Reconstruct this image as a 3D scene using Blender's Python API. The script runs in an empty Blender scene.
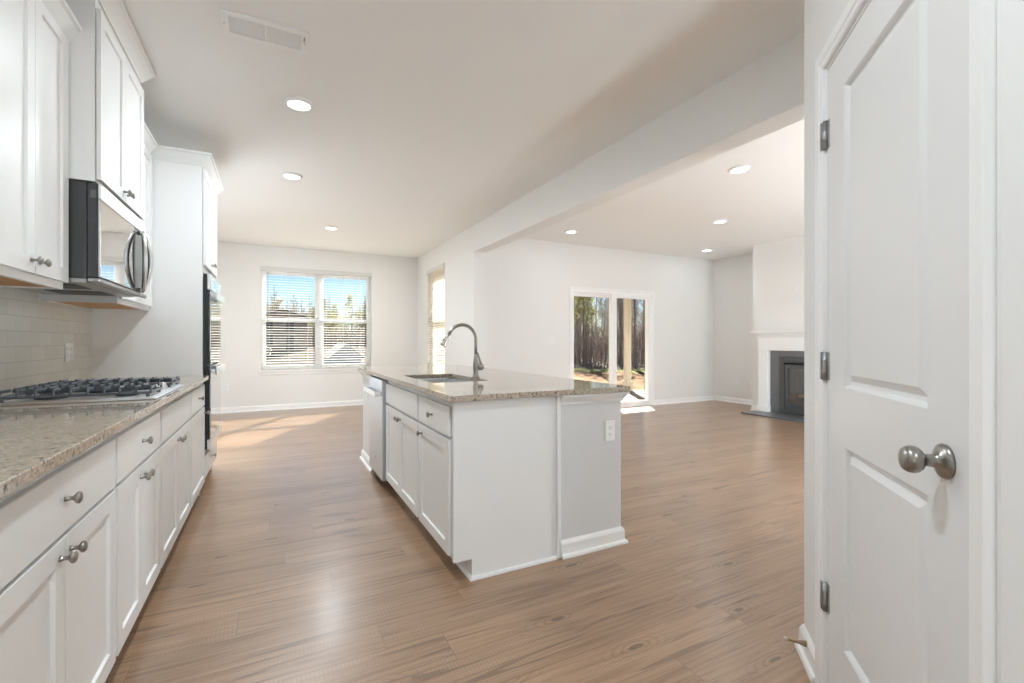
import bpy, bmesh, math, random
from mathutils import Vector, Matrix
SC = bpy.context.scene
COL = SC.collection
random.seed(7)
R = math.radians

# ---------------------------------------------------------------- camera, sky, sun, exposure
cam_data = bpy.data.cameras.new('camera'); cam = bpy.data.objects.new('camera', cam_data); COL.objects.link(cam)
cam_data.sensor_width = 36; cam_data.lens = 464 / 1024 * 36; cam_data.clip_start = 0.02; cam_data.clip_end = 600
cam.location = (0, 0, 1.165); cam.rotation_euler = (R(90), 0, R(-27.1))
SC.camera = cam

SUN_DIR = Vector((0.50, 0.85, 0.66)).normalized()
wd = bpy.data.worlds.new('sky'); SC.world = wd; wd.use_nodes = True
wn = wd.node_tree.nodes; wl = wd.node_tree.links; wn.clear()
wout = wn.new('ShaderNodeOutputWorld'); wbg = wn.new('ShaderNodeBackground'); sky = wn.new('ShaderNodeTexSky')
sky.sky_type = 'NISHITA'; sky.sun_disc = False
sky.sun_elevation = math.asin(SUN_DIR.z); sky.sun_rotation = math.atan2(SUN_DIR.x, SUN_DIR.y)
sky.altitude = 200; sky.air_density = 1.0; sky.dust_density = 0.2; sky.ozone_density = 1.5
wbg.inputs['Strength'].default_value = 0.052
wmx = wn.new('ShaderNodeMix'); wmx.data_type = 'RGBA'; wmx.blend_type = 'MULTIPLY'; wmx.inputs[0].default_value = 1.0; wmx.inputs[7].default_value = (0.84, 0.95, 1.06, 1)
wl.new(sky.outputs[0], wmx.inputs[6]); wl.new(wmx.outputs[2], wbg.inputs[0]); wl.new(wbg.outputs[0], wout.inputs[0])

sun = bpy.data.lights.new('sun', 'SUN'); sun.energy = 10.0; sun.angle = R(0.5); sun.color = (1.0, 0.93, 0.82)
sun_o = bpy.data.objects.new('sun', sun); COL.objects.link(sun_o)
sun_o.rotation_euler = SUN_DIR.to_track_quat('Z', 'Y').to_euler()

DOWNLIGHT_W = 9.0        # each round ceiling light
FILL_LAMP_W = 560.0          # base power of the added globe fill lamps, all out of view
SC.view_settings.view_transform = 'Standard'; SC.view_settings.look = 'None'
SC.view_settings.gamma = 1.0; SC.view_settings.use_curve_mapping = False
SC.view_settings.exposure = 1.22
cy = SC.cycles
cy.max_bounces = 10; cy.diffuse_bounces = 6; cy.glossy_bounces = 4; cy.transparent_max_bounces = 16; cy.transmission_bounces = 4
cy.use_denoising = True; cy.sample_clamp_indirect = 6.0; cy.caustics_reflective = False; cy.caustics_refractive = False

# ---------------------------------------------------------------- helpers
ORG = {}
def V(*a): return Vector(a)

class Fr:
    """a local frame: a runs along the face, o out of it, z up"""
    def __init__(s, origin, along, out):
        s.o = Vector(origin); s.A = Vector(along).normalized(); s.O = Vector(out).normalized()
    def P(s, a, o, z): return s.o + s.A * a + s.O * o + Vector((0, 0, z))
W = Fr((0, 0, 0), (1, 0, 0), (0, 1, 0))          # plain world axes

def fbox(bm, fr, a0, a1, o0, o1, z0, z1, bev=0.0, seg=1):
    vs = [bm.verts.new(fr.P(a, o, z)) for a in (a0, a1) for o in (o0, o1) for z in (z0, z1)]
    q = [(0, 1, 3, 2), (4, 6, 7, 5), (0, 4, 5, 1), (2, 3, 7, 6), (0, 2, 6, 4), (1, 5, 7, 3)]
    fs = [bm.faces.new([vs[i] for i in f]) for f in q]
    if bev > 0:
        es = list({e for f in fs for e in f.edges})
        bmesh.ops.bevel(bm, geom=es, offset=bev, segments=seg, affect='EDGES', profile=0.5)
def box(bm, x0, x1, y0, y1, z0, z1, bev=0.0, seg=1): fbox(bm, W, x0, x1, y0, y1, z0, z1, bev, seg)

def ortho(d):
    d = d.normalized(); t = Vector((0, 0, 1)) if abs(d.z) < 0.9 else Vector((1, 0, 0))
    u = d.cross(t).normalized(); return u, d.cross(u).normalized()

def lathe(bm, p, axis, prof, seg=20, smooth=True):
    """prof: (radius, distance along axis)"""
    axis = Vector(axis).normalized(); u, v = ortho(axis); rings = []
    for r, h in prof:
        if r < 1e-5: rings.append([bm.verts.new(Vector(p) + axis * h)])
        else: rings.append([bm.verts.new(Vector(p) + axis * h + (u * math.cos(t) + v * math.sin(t)) * r) for t in [2 * math.pi * k / seg for k in range(seg)]])
    for A, B in zip(rings, rings[1:]):
        for k in range(seg):
            k2 = (k + 1) % seg
            if len(A) == 1 and len(B) == 1: continue
            if len(A) == 1: f = bm.faces.new((A[0], B[k], B[k2]))
            elif len(B) == 1: f = bm.faces.new((A[k], B[0], A[k2]))
            else: f = bm.faces.new((A[k], B[k], B[k2], A[k2]))
            f.smooth = smooth
    for ring, rev in ((rings[0], True), (rings[-1], False)):
        if len(ring) > 2: bm.faces.new(ring[::-1] if rev else ring)

def tube(bm, pts, rad, seg=10, smooth=True, cap=True):
    pts = [Vector(p) for p in pts]; n = len(pts)
    if not isinstance(rad, (list, tuple)): rad = [rad] * n
    d = (pts[1] - pts[0]).normalized(); u, v = ortho(d); rings = []
    for i in range(n):
        t = (pts[min(i + 1, n - 1)] - pts[max(i - 1, 0)]).normalized()
        u = (u - t * u.dot(t)).normalized(); v = t.cross(u)
        rings.append([bm.verts.new(pts[i] + (u * math.cos(a) + v * math.sin(a)) * rad[i]) for a in [2 * math.pi * k / seg for k in range(seg)]])
    for A, B in zip(rings, rings[1:]):
        for k in range(seg):
            f = bm.faces.new((A[k], A[(k + 1) % seg], B[(k + 1) % seg], B[k])); f.smooth = smooth
    if cap: bm.faces.new(rings[0][::-1]); bm.faces.new(rings[-1])

def sweep(bm, fr, path, prof, plane='ao', side=1, closed=False):
    """sweep a profile (w, h) along a polyline with mitred corners.
    plane 'ao': path in plan (a, o), w sideways, h is z.  plane 'az': path on the face (a, z), w sideways, h is out."""
    P = [Vector((p[0], p[1])) for p in path]; n = len(P); rings = []
    for i in range(n):
        ds = []
        if i > 0 or closed: ds.append((P[i] - P[i - 1]).normalized())
        if i < n - 1 or closed: ds.append((P[(i + 1) % n] - P[i]).normalized())
        ns = [Vector((-d.y, d.x)) * side for d in ds]
        m = ns[0] if len(ns) == 1 else (ns[0] + ns[1]) / (1 + ns[0].dot(ns[1]))
        ring = []
        for w, h in prof:
            q = P[i] + m * w
            ring.append(bm.verts.new(fr.P(q.x, q.y, h) if plane == 'ao' else fr.P(q.x, h, q.y)))
        rings.append(ring)
    m = len(prof)
    pairs = list(zip(rings, rings[1:])) + ([(rings[-1], rings[0])] if closed else [])
    for A, B in pairs:
        for k in range(m): bm.faces.new((A[k], A[(k + 1) % m], B[(k + 1) % m], B[k]))
    if not closed: bm.faces.new(rings[0][::-1]); bm.faces.new(rings[-1])

def paneled(bm, fr, a0, a1, z0, z1, ob, of, panels, rings):
    """a slab whose front holds recessed panels; rings: (inset, depth) from each panel's edge inwards"""
    def q(*c): bm.faces.new([bm.verts.new(fr.P(*p)) for p in c])
    pa0, pa1 = panels[0][0], panels[0][1]
    q((a0, of, z0), (pa0, of, z0), (pa0, of, z1), (a0, of, z1)); q((pa1, of, z0), (a1, of, z0), (a1, of, z1), (pa1, of, z1))
    zs = [z0] + [z for p in panels for z in (p[2], p[3])] + [z1]
    for k in range(0, len(zs), 2): q((pa0, of, zs[k]), (pa1, of, zs[k]), (pa1, of, zs[k + 1]), (pa0, of, zs[k + 1]))
    for (x0, x1, y0, y1) in panels:
        prev = None
        for ins, dep in [(0, 0)] + list(rings):
            cur = [(x0 + ins, of + dep, y0 + ins), (x1 - ins, of + dep, y0 + ins), (x1 - ins, of + dep, y1 - ins), (x0 + ins, of + dep, y1 - ins)]
            if prev:
                for k in range(4): q(prev[k], prev[(k + 1) % 4], cur[(k + 1) % 4], cur[k])
            prev = cur
        q(*prev)
    q((a0, ob, z0), (a1, ob, z0), (a1, ob, z1), (a0, ob, z1))
    q((a0, ob, z0), (a1, ob, z0), (a1, of, z0), (a0, of, z0)); q((a0, ob, z1), (a1, ob, z1), (a1, of, z1), (a0, of, z1))
    q((a0, ob, z0), (a0, ob, z1), (a0, of, z1), (a0, of, z0)); q((a1, ob, z0), (a1, ob, z1), (a1, of, z1), (a1, of, z0))
    bmesh.ops.remove_doubles(bm, verts=bm.verts[:], dist=1e-5)

def mesh(name, bm, mat, parent=None, recalc=True):
    if recalc: bmesh.ops.recalc_face_normals(bm, faces=bm.faces[:])
    o_w = ORG[parent.name] if parent else Vector((0, 0, 0))
    if o_w.length: bmesh.ops.translate(bm, verts=bm.verts[:], vec=-o_w)
    me = bpy.data.meshes.new(name); bm.to_mesh(me); bm.free()
    for m in (mat if isinstance(mat, (list, tuple)) else [mat]): me.materials.append(m)
    o = bpy.data.objects.new(name, me); COL.objects.link(o)
    if parent: o.parent = parent
    ORG[o.name] = o_w
    return o
def mk(): return bmesh.new()

def tag(o, label=None, cat=None, group=None, kind=None):
    if label: o['label'] = label
    if cat: o['category'] = cat
    if group: o['group'] = group
    if kind: o['kind'] = kind
    return o
def thing(name, loc, label, cat, group=None, kind=None):
    o = bpy.data.objects.new(name, None); COL.objects.link(o); o.location = loc; o.empty_display_size = 0.1
    ORG[o.name] = Vector(loc); return tag(o, label, cat, group, kind)
def struct(name, bm, mat, label, cat, parent=None):
    return tag(mesh(name, bm, mat, parent), label, cat, None, 'structure')
def copy_tree(o, parent=None):
    c = o.copy(); COL.objects.link(c)
    if parent: c.parent = parent
    for ch in list(o.children): copy_tree(ch, c)
    return c
def single_bm(fn, *a, **k):
    bm = mk(); fn(bm, *a, **k); return bm

# ---------------------------------------------------------------- materials
def mat(name, col=(0.8, 0.8, 0.8), rough=0.5, metal=0.0, spec=0.5, **k):
    m = bpy.data.materials.new(name); m.use_nodes = True
    b = m.node_tree.nodes['Principled BSDF']
    b.inputs['Base Color'].default_value = (*col, 1); b.inputs['Roughness'].default_value = rough
    b.inputs['Metallic'].default_value = metal; b.inputs['Specular IOR Level'].default_value = spec
    for n, v in k.items(): b.inputs[n.replace('_', ' ')].default_value = v
    return m
def nodes(m): return m.node_tree.nodes, m.node_tree.links, m.node_tree.nodes['Principled BSDF']
def N(m, t, **k):
    n = m.node_tree.nodes.new(t)
    for a, v in k.items():
        if a.startswith('i_'): n.inputs[a[2:].replace('_', ' ')].default_value = v
        else: setattr(n, a, v)
    return n
def ramp(m, stops):
    n = m.node_tree.nodes.new('ShaderNodeValToRGB'); e = n.color_ramp.elements
    while len(e) < len(stops): e.new(0.5)
    for k, (p, c) in enumerate(stops): e[k].position = p; e[k].color = (*c, 1)
    return n
def texmap(m, scale=(1, 1, 1), loc=(0, 0, 0)):
    tc = N(m, 'ShaderNodeTexCoord'); mp = N(m, 'ShaderNodeMapping')
    mp.inputs['Scale'].default_value = scale; mp.inputs['Location'].default_value = loc
    m.node_tree.links.new(tc.outputs['Object'], mp.inputs[0]); return mp.outputs[0]
def mixc(m, fac, a, b, mode='MIX'):
    n = m.node_tree.nodes.new('ShaderNodeMix'); n.data_type = 'RGBA'; n.blend_type = mode
    L = m.node_tree.links
    for sock, val in ((n.inputs['Factor'], fac), (n.inputs[6], a), (n.inputs[7], b)):
        if isinstance(val, bpy.types.NodeSocket): L.new(val, sock)
        elif isinstance(val, (int, float)): sock.default_value = val
        else: sock.default_value = (*val, 1)
    return n.outputs[2]
def bump(m, h, strength=0.1, dist=0.01):
    n = N(m, 'ShaderNodeBump'); n.inputs['Strength'].default_value = strength; n.inputs['Distance'].default_value = dist
    L = m.node_tree.links; L.new(h, n.inputs['Height']); L.new(n.outputs[0], m.node_tree.nodes['Principled BSDF'].inputs['Normal'])

def paint(name, col, rough=0.55, tex=0.03):
    m = mat(name, col, rough, spec=0.35); L = m.node_tree.links
    n = N(m, 'ShaderNodeTexNoise', i_Scale=160.0, i_Detail=2.0); L.new(texmap(m), n.inputs['Vector'])
    bump(m, n.outputs['Fac'], tex, 0.002); return m
M = {}
M['wall'] = paint('wall_paint', (0.83, 0.825, 0.81), 0.6)
M['ceiling'] = paint('ceiling_paint', (0.89, 0.89, 0.88), 0.8, 0.05)
M['trim'] = paint('trim_paint', (0.90, 0.90, 0.895), 0.35, 0.01)
M['cab'] = paint('cabinet_paint', (0.83, 0.83, 0.82), 0.38, 0.01)
M['door'] = paint('door_paint', (0.80, 0.80, 0.795), 0.33, 0.015)
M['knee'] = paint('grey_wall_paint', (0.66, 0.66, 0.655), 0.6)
M['plastic'] = mat('white_plastic', (0.86, 0.86, 0.85), 0.35)
M['slot'] = mat('dark_slot', (0.08, 0.08, 0.08), 0.6)
M['nickel'] = mat('brushed_nickel', (0.36, 0.345, 0.32), 0.28, 1.0)
M['steel'] = mat('stainless_steel', (0.66, 0.67, 0.68), 0.26, 1.0)
M['steel_b'] = mat('bright_stainless', (0.86, 0.87, 0.885), 0.32, 1.0)
M['mirror'] = mat('reflective_oven_glass', (0.68, 0.69, 0.70), 0.03, 1.0)
M['black'] = mat('black_enamel', (0.022, 0.023, 0.024), 0.35)
M['charcoal'] = mat('charcoal_metal', (0.06, 0.063, 0.066), 0.38, 0.3)
M['iron'] = mat('cast_iron', (0.12, 0.14, 0.16), 0.30, 0.45)
M['grey_metal'] = mat('grey_metal', (0.42, 0.42, 0.42), 0.4, 0.8)
M['surround'] = mat('slate_surround', (0.12, 0.125, 0.135), 0.3)
M['rubber'] = mat('white_rubber', (0.75, 0.68, 0.58), 0.6)
M['brass'] = mat('antique_brass', (0.36, 0.26, 0.15), 0.35, 1.0)
M['slat'] = mat('blind_slat', (0.70, 0.69, 0.665), 0.5)
M['slat_glow'] = mat('backlit_blind_slat', (0.86, 0.82, 0.74), 0.5)  # lit copy of the slat: paler and translucent for a backlit glow
def glow_slat():
    m = M['slat_glow']; n, L, b = nodes(m); t = N(m, 'ShaderNodeBsdfTranslucent'); t.inputs[0].default_value = (.94, .90, .82, 1); mx = N(m, 'ShaderNodeMixShader'); mx.inputs[0].default_value = .8
    L.new(b.outputs[0], mx.inputs[1]); L.new(t.outputs[0], mx.inputs[2]); L.new(mx.outputs[0], [k for k in n if k.type == 'OUTPUT_MATERIAL'][0].inputs[0])
glow_slat()
M['vinyl'] = mat('white_vinyl', (0.93, 0.93, 0.93), 0.4)
M['cream'] = mat('cream_siding', (0.74, 0.68, 0.56), 0.7)
M['concrete'] = mat('patio_concrete', (0.20, 0.19, 0.17), 0.85)
M['shingle'] = mat('roof_shingle', (0.14, 0.13, 0.125), 0.9)
M['shedwall'] = mat('shed_siding', (0.66, 0.67, 0.70), 0.7)
M['shedroof'] = mat('shed_roof', (0.55, 0.57, 0.48), 0.8)
M['log'] = mat('ceramic_log', (0.22, 0.17, 0.13), 0.9)
M['bark'] = mat('bark', (0.27, 0.215, 0.185), 0.9)
M['bark_pale'] = mat('pale_bark', (0.42, 0.36, 0.325), 0.9)
M['needles'] = mat('pine_needles', (0.16, 0.17, 0.07), 0.8)
M['brush'] = mat('dry_brush', (0.24, 0.175, 0.15), 0.9)
M['lampwhite'] = mat('lamp_diffuser', (0.9, 0.9, 0.9), 0.5)
_b = M['lampwhite'].node_tree.nodes['Principled BSDF']; _b.inputs['Emission Color'].default_value = (1, 0.97, 0.92, 1); _b.inputs['Emission Strength'].default_value = 2.5

def pane_glass(ior=1.25):
    m = bpy.data.materials.new('window_glass'); m.use_nodes = True; n = m.node_tree.nodes; L = m.node_tree.links; n.clear()
    o = n.new('ShaderNodeOutputMaterial'); t = n.new('ShaderNodeBsdfTransparent'); g = n.new('ShaderNodeBsdfGlossy'); mx = n.new('ShaderNodeMixShader'); f = n.new('ShaderNodeFresnel')
    ge = n.new('ShaderNodeNewGeometry'); mr = n.new('ShaderNodeMapRange'); mr.inputs['To Min'].default_value = ior; mr.inputs['To Max'].default_value = 1 / ior
    L.new(ge.outputs['Backfacing'], mr.inputs['Value']); L.new(mr.outputs[0], f.inputs['IOR']); g.inputs['Roughness'].default_value = 0.0; t.inputs[0].default_value = (0.97, 0.985, 0.98, 1)
    L.new(f.outputs[0], mx.inputs[0]); L.new(t.outputs[0], mx.inputs[1]); L.new(g.outputs[0], mx.inputs[2]); L.new(mx.outputs[0], o.inputs[0]); return m
M['glass'] = pane_glass()
M['fireglass'] = pane_glass(1.8)

def floor_mat():
    m = mat('oak_plank_floor', (0.4, 0.28, 0.19), 0.38, spec=0.5, Coat_Weight=0.6, Coat_Roughness=0.24); n, L, b = nodes(m)
    tc = texmap(m)
    sx = N(m, 'ShaderNodeSeparateXYZ'); L.new(tc, sx.inputs[0])
    dv = N(m, 'ShaderNodeMath', operation='DIVIDE'); dv.inputs[1].default_value = .178; L.new(sx.outputs['Y'], dv.inputs[0])
    fl = N(m, 'ShaderNodeMath', operation='FLOOR'); L.new(dv.outputs[0], fl.inputs[0])
    wn_ = N(m, 'ShaderNodeTexWhiteNoise', noise_dimensions='1D'); L.new(fl.outputs[0], wn_.inputs['W'])
    xs_ = N(m, 'ShaderNodeMath', operation='MULTIPLY_ADD'); xs_.inputs[1].default_value = 1.22; L.new(wn_.outputs['Value'], xs_.inputs[0]); L.new(sx.outputs['X'], xs_.inputs[2])
    cx_ = N(m, 'ShaderNodeCombineXYZ'); L.new(xs_.outputs[0], cx_.inputs['X']); L.new(sx.outputs['Y'], cx_.inputs['Y'])
    br = N(m, 'ShaderNodeTexBrick', offset=0.0, offset_frequency=2)
    br.inputs['Color1'].default_value = (0.30, 0.30, 0.30, 1); br.inputs['Color2'].default_value = (0.72, 0.72, 0.72, 1); br.inputs['Mortar'].default_value = (0.0, 0.0, 0.0, 1)
    for k, v in (('Scale', 1.0), ('Mortar Size', 0.0011), ('Mortar Smooth', 0.1), ('Bias', 0.0), ('Brick Width', 1.22), ('Row Height', 0.178)): br.inputs[k].default_value = v
    L.new(cx_.outputs[0], br.inputs['Vector'])
    # each plank gets its own shift of the grain
    sh = N(m, 'ShaderNodeVectorMath', operation='MULTIPLY_ADD'); sh.inputs[1].default_value = (13.7, 7.3, 3.1)
    L.new(br.outputs['Color'], sh.inputs[0]); L.new(tc, sh.inputs[2])
    def stretch(sx, sy):
        mp = N(m, 'ShaderNodeMapping'); mp.inputs['Scale'].default_value = (sx, sy, 1); L.new(sh.outputs[0], mp.inputs[0]); return mp.outputs[0]
    fine = N(m, 'ShaderNodeTexNoise', i_Scale=1.0, i_Detail=7.0, i_Roughness=0.65, i_Distortion=0.6); L.new(stretch(2.2, 46), fine.inputs['Vector'])
    broad = N(m, 'ShaderNodeTexNoise', i_Scale=1.0, i_Detail=3.0, i_Distortion=0.9); L.new(stretch(1.1, 9), broad.inputs['Vector'])
    wv = N(m, 'ShaderNodeTexWave', wave_type='BANDS', bands_direction='Y', i_Scale=1.0, i_Distortion=9.0, i_Detail=3.0); wv.inputs['Detail Scale'].default_value = 0.7; L.new(stretch(1.6, 11), wv.inputs['Vector'])
    vk = N(m, 'ShaderNodeTexVoronoi', i_Scale=1.0, voronoi_dimensions='2D'); L.new(stretch(1.5, 4.4), vk.inputs['Vector'])
    dn = N(m, 'ShaderNodeMath', operation='MULTIPLY_ADD'); dn.inputs[1].default_value = 0.10; L.new(fine.outputs['Fac'], dn.inputs[0]); L.new(vk.outputs['Distance'], dn.inputs[2])
    rare = ramp(m, [(0.0, (0, 0, 0)), (0.56, (0, 0, 0)), (0.60, (1, 1, 1))]); L.new(vk.outputs['Color'], rare.inputs[0])
    kr = ramp(m, [(0.0, (1, 1, 1)), (0.085, (0.85, 0.85, 0.85)), (0.115, (0, 0, 0))]); L.new(dn.outputs[0], kr.inputs[0])
    kn = N(m, 'ShaderNodeMath', operation='MULTIPLY'); L.new(kr.outputs[0], kn.inputs[0]); L.new(rare.outputs[0], kn.inputs[1])
    rs = N(m, 'ShaderNodeMath', operation='MULTIPLY'); rs.inputs[1].default_value = 95.0; L.new(dn.outputs[0], rs.inputs[0])
    rn = N(m, 'ShaderNodeMath', operation='SINE'); L.new(rs.outputs[0], rn.inputs[0])
    rf = ramp(m, [(0.0, (1, 1, 1)), (0.12, (1, 1, 1)), (0.38, (0, 0, 0))]); L.new(dn.outputs[0], rf.inputs[0])
    rp = N(m, 'ShaderNodeMath', operation='MULTIPLY', use_clamp=True); L.new(rn.outputs[0], rp.inputs[0]); L.new(rf.outputs[0], rp.inputs[1])
    rq = N(m, 'ShaderNodeMath', operation='MULTIPLY'); L.new(rp.outputs[0], rq.inputs[0]); L.new(rare.outputs[0], rq.inputs[1])
    rg = N(m, 'ShaderNodeMath', operation='MULTIPLY'); rg.inputs[1].default_value = 0.38; L.new(rq.outputs[0], rg.inputs[0])
    crk = N(m, 'ShaderNodeTexNoise', i_Scale=1.0, i_Detail=4.0, i_Distortion=1.2); L.new(stretch(1.4, 26), crk.inputs['Vector'])
    ck = ramp(m, [(0.0, (0, 0, 0)), (0.60, (0, 0, 0)), (0.67, (1, 1, 1))]); L.new(crk.outputs['Fac'], ck.inputs[0])
    saw = N(m, 'ShaderNodeTexWave', wave_type='BANDS', bands_direction='X', i_Scale=1.0, i_Distortion=1.5, i_Detail=1.0); L.new(stretch(22, 2), saw.inputs['Vector'])
    swm = ramp(m, [(0.0, (0, 0, 0)), (0.5, (0, 0, 0)), (0.68, (1, 1, 1))]); L.new(broad.outputs['Fac'], swm.inputs[0])
    gr = ramp(m, [(0.25, (0.110, 0.058, 0.031)), (0.46, (0.340, 0.208, 0.122)), (0.70, (0.49, 0.326, 0.210))]); L.new(fine.outputs['Fac'], gr.inputs[0])
    c = mixc(m, 0.35, gr.outputs[0], (0.5, 0.5, 0.5)); 
    tone = ramp(m, [(0.2, (0.215, 0.124, 0.070)), (0.55, (0.355, 0.220, 0.133)), (0.8, (0.47, 0.315, 0.204))]); L.new(broad.outputs['Fac'], tone.inputs[0])
    c = mixc(m, 0.5, gr.outputs[0], tone.outputs[0])
    pt = ramp(m, [(0.25, (0.86, 0.85, 0.85)), (0.75, (1.10, 1.09, 1.08))]); L.new(br.outputs['Color'], pt.inputs[0])
    c = mixc(m, 1.0, c, pt.outputs[0], 'MULTIPLY')
    wr = ramp(m, [(0.0, (0.80, 0.78, 0.76)), (0.35, (1, 1, 1))]); L.new(wv.outputs['Fac'], wr.inputs[0])
    c = mixc(m, 0.55, c, mixc(m, 1.0, c, wr.outputs[0], 'MULTIPLY'))
    sm = N(m, 'ShaderNodeMath', operation='MULTIPLY'); L.new(saw.outputs['Fac'], sm.inputs[0]); L.new(swm.outputs[0], sm.inputs[1])
    sm2 = N(m, 'ShaderNodeMath', operation='MULTIPLY'); L.new(sm.outputs[0], sm2.inputs[0]); sm2.inputs[1].default_value = 0.30
    c = mixc(m, sm2.outputs[0], c, (0.15, 0.085, 0.05))
    ck2 = N(m, 'ShaderNodeMath', operation='MULTIPLY'); L.new(ck.outputs[0], ck2.inputs[0]); ck2.inputs[1].default_value = 0.55
    c = mixc(m, ck2.outputs[0], c, (0.10, 0.065, 0.045))
    c = mixc(m, rg.outputs[0], c, (0.13, 0.075, 0.042))
    kf = N(m, 'ShaderNodeMath', operation='MULTIPLY'); L.new(kn.outputs[0], kf.inputs[0]); kf.inputs[1].default_value = 0.7
    c = mixc(m, kf.outputs[0], c, (0.085, 0.055, 0.04))
    mf = N(m, 'ShaderNodeMath', operation='MULTIPLY'); L.new(br.outputs['Fac'], mf.inputs[0]); mf.inputs[1].default_value = 0.5
    c = mixc(m, mf.outputs[0], c, (0.12, 0.075, 0.05))
    L.new(c, b.inputs['Base Color'])
    rr = N(m, 'ShaderNodeMapRange'); rr.inputs['To Min'].default_value = 0.28; rr.inputs['To Max'].default_value = 0.42; L.new(fine.outputs['Fac'], rr.inputs['Value']); L.new(rr.outputs[0], b.inputs['Roughness'])
    bump(m, fine.outputs['Fac'], 0.12, 0.004)
    return m
M['floor'] = floor_mat()

def granite():
    m = mat('speckled_granite', (0.5, 0.45, 0.4), 0.06, spec=0.6); n, L, b = nodes(m); tc = texmap(m)
    a = N(m, 'ShaderNodeTexNoise', i_Scale=70.0, i_Detail=5.0, i_Roughness=0.7); L.new(tc, a.inputs['Vector'])
    v = N(m, 'ShaderNodeTexVoronoi', i_Scale=120.0); L.new(tc, v.inputs['Vector'])
    v2 = N(m, 'ShaderNodeTexNoise', i_Scale=62.0, i_Detail=4.0); L.new(tc, v2.inputs['Vector'])
    base = ramp(m, [(0.30, (0.22, 0.165, 0.115)), (0.48, (0.40, 0.325, 0.245)), (0.62, (0.53, 0.46, 0.375)), (0.75, (0.65, 0.60, 0.53))]); L.new(a.outputs['Fac'], base.inputs[0])
    dk = ramp(m, [(0.0, (0, 0, 0)), (0.575, (0, 0, 0)), (0.63, (1, 1, 1))]); L.new(v2.outputs['Fac'], dk.inputs[0])
    c = mixc(m, dk.outputs[0], base.outputs[0], (0.095, 0.08, 0.07))
    sp = N(m, 'ShaderNodeMath', operation='MULTIPLY'); L.new(v.outputs['Color'], sp.inputs[0]); sp.inputs[1].default_value = 0.30
    c = mixc(m, sp.outputs[0], c, (0.62, 0.575, 0.51))
    L.new(c, b.inputs['Base Color']); return m
M['granite'] = granite()

def tile_mat():
    m = mat('subway_tile', (0.68, 0.66, 0.60), 0.16, spec=0.5); n, L, b = nodes(m)
    tc = N(m, 'ShaderNodeTexCoord'); sp = N(m, 'ShaderNodeSeparateXYZ'); cb = N(m, 'ShaderNodeCombineXYZ')
    L.new(tc.outputs['Object'], sp.inputs[0]); L.new(sp.outputs['Y'], cb.inputs['X'])
    ad = N(m, 'ShaderNodeMath', operation='ADD'); ad.inputs[1].default_value = -0.0685; L.new(sp.outputs['Z'], ad.inputs[0]); L.new(ad.outputs[0], cb.inputs['Y'])
    br = N(m, 'ShaderNodeTexBrick', offset=0.5, offset_frequency=2)
    br.inputs['Color1'].default_value = (0.60, 0.57, 0.50, 1); br.inputs['Color2'].default_value = (0.66, 0.63, 0.56, 1); br.inputs['Mortar'].default_value = (0.50, 0.47, 0.41, 1)
    for k, v in (('Scale', 1.0), ('Mortar Size', 0.0016), ('Mortar Smooth', 0.2), ('Bias', 0.0), ('Brick Width', 0.165), ('Row Height', 0.0765)): br.inputs[k].default_value = v
    L.new(cb.outputs[0], br.inputs['Vector']); L.new(br.outputs['Color'], b.inputs['Base Color'])
    iv = N(m, 'ShaderNodeMath', operation='SUBTRACT'); iv.inputs[0].default_value = 1.0; L.new(br.outputs['Fac'], iv.inputs[1])
    bump(m, iv.outputs[0], 0.5, 0.002); return m
M['tile'] = tile_mat()

def wood_under():
    m = mat('raw_maple', (0.62, 0.33, 0.13), 0.5); n, L, b = nodes(m)
    a = N(m, 'ShaderNodeTexNoise', i_Scale=1.0, i_Detail=5.0); L.new(texmap(m, (30, 3, 3)), a.inputs['Vector'])
    r = ramp(m, [(0.3, (0.50, 0.25, 0.09)), (0.7, (0.68, 0.38, 0.16))]); L.new(a.outputs['Fac'], r.inputs[0]); L.new(r.outputs[0], b.inputs['Base Color']); return m
M['maple'] = wood_under()

def noisy(name, c0, c1, scale, rough=0.95, c2=None):
    m = mat(name, c0, rough, spec=0.2); n, L, b = nodes(m)
    a = N(m, 'ShaderNodeTexNoise', i_Scale=scale, i_Detail=6.0, i_Roughness=0.7); L.new(texmap(m), a.inputs['Vector'])
    st = [(0.32, c0), (0.62, c1)] + ([(0.75, c2)] if c2 else [])
    r = ramp(m, st); L.new(a.outputs['Fac'], r.inputs[0]); L.new(r.outputs[0], b.inputs['Base Color']); return m
M['straw'] = noisy('straw_ground', (0.165, 0.078, 0.026), (0.26, 0.132, 0.048), 1.6)
M['litter'] = noisy('leaf_litter', (0.045, 0.036, 0.027), (0.09, 0.07, 0.053), 0.8)
M['turf'] = noisy('green_turf', (0.12, 0.125, 0.024), (0.19, 0.185, 0.04), 1.2)
M['foliage'] = noisy('olive_foliage', (0.26, 0.26, 0.10), (0.46, 0.43, 0.20), 0.9)
def leafy():
    m = M['foliage']; n, L, b = nodes(m); col = b.inputs['Base Color'].links[0].from_socket
    t = N(m, 'ShaderNodeBsdfTranslucent'); mx = N(m, 'ShaderNodeMixShader'); mx.inputs[0].default_value = .5
    L.new(col, t.inputs[0]); L.new(b.outputs[0], mx.inputs[1]); L.new(t.outputs[0], mx.inputs[2])
    out = [k for k in n if k.type == 'OUTPUT_MATERIAL'][0]; L.new(mx.outputs[0], out.inputs[0])
leafy()
M['brush_pale'] = mat('pale_saplings', (0.50, 0.42, 0.38), 0.9)
M['stone'] = noisy('stacked_stone', (0.30, 0.26, 0.21), (0.55, 0.48, 0.38), 9.0)

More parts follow.
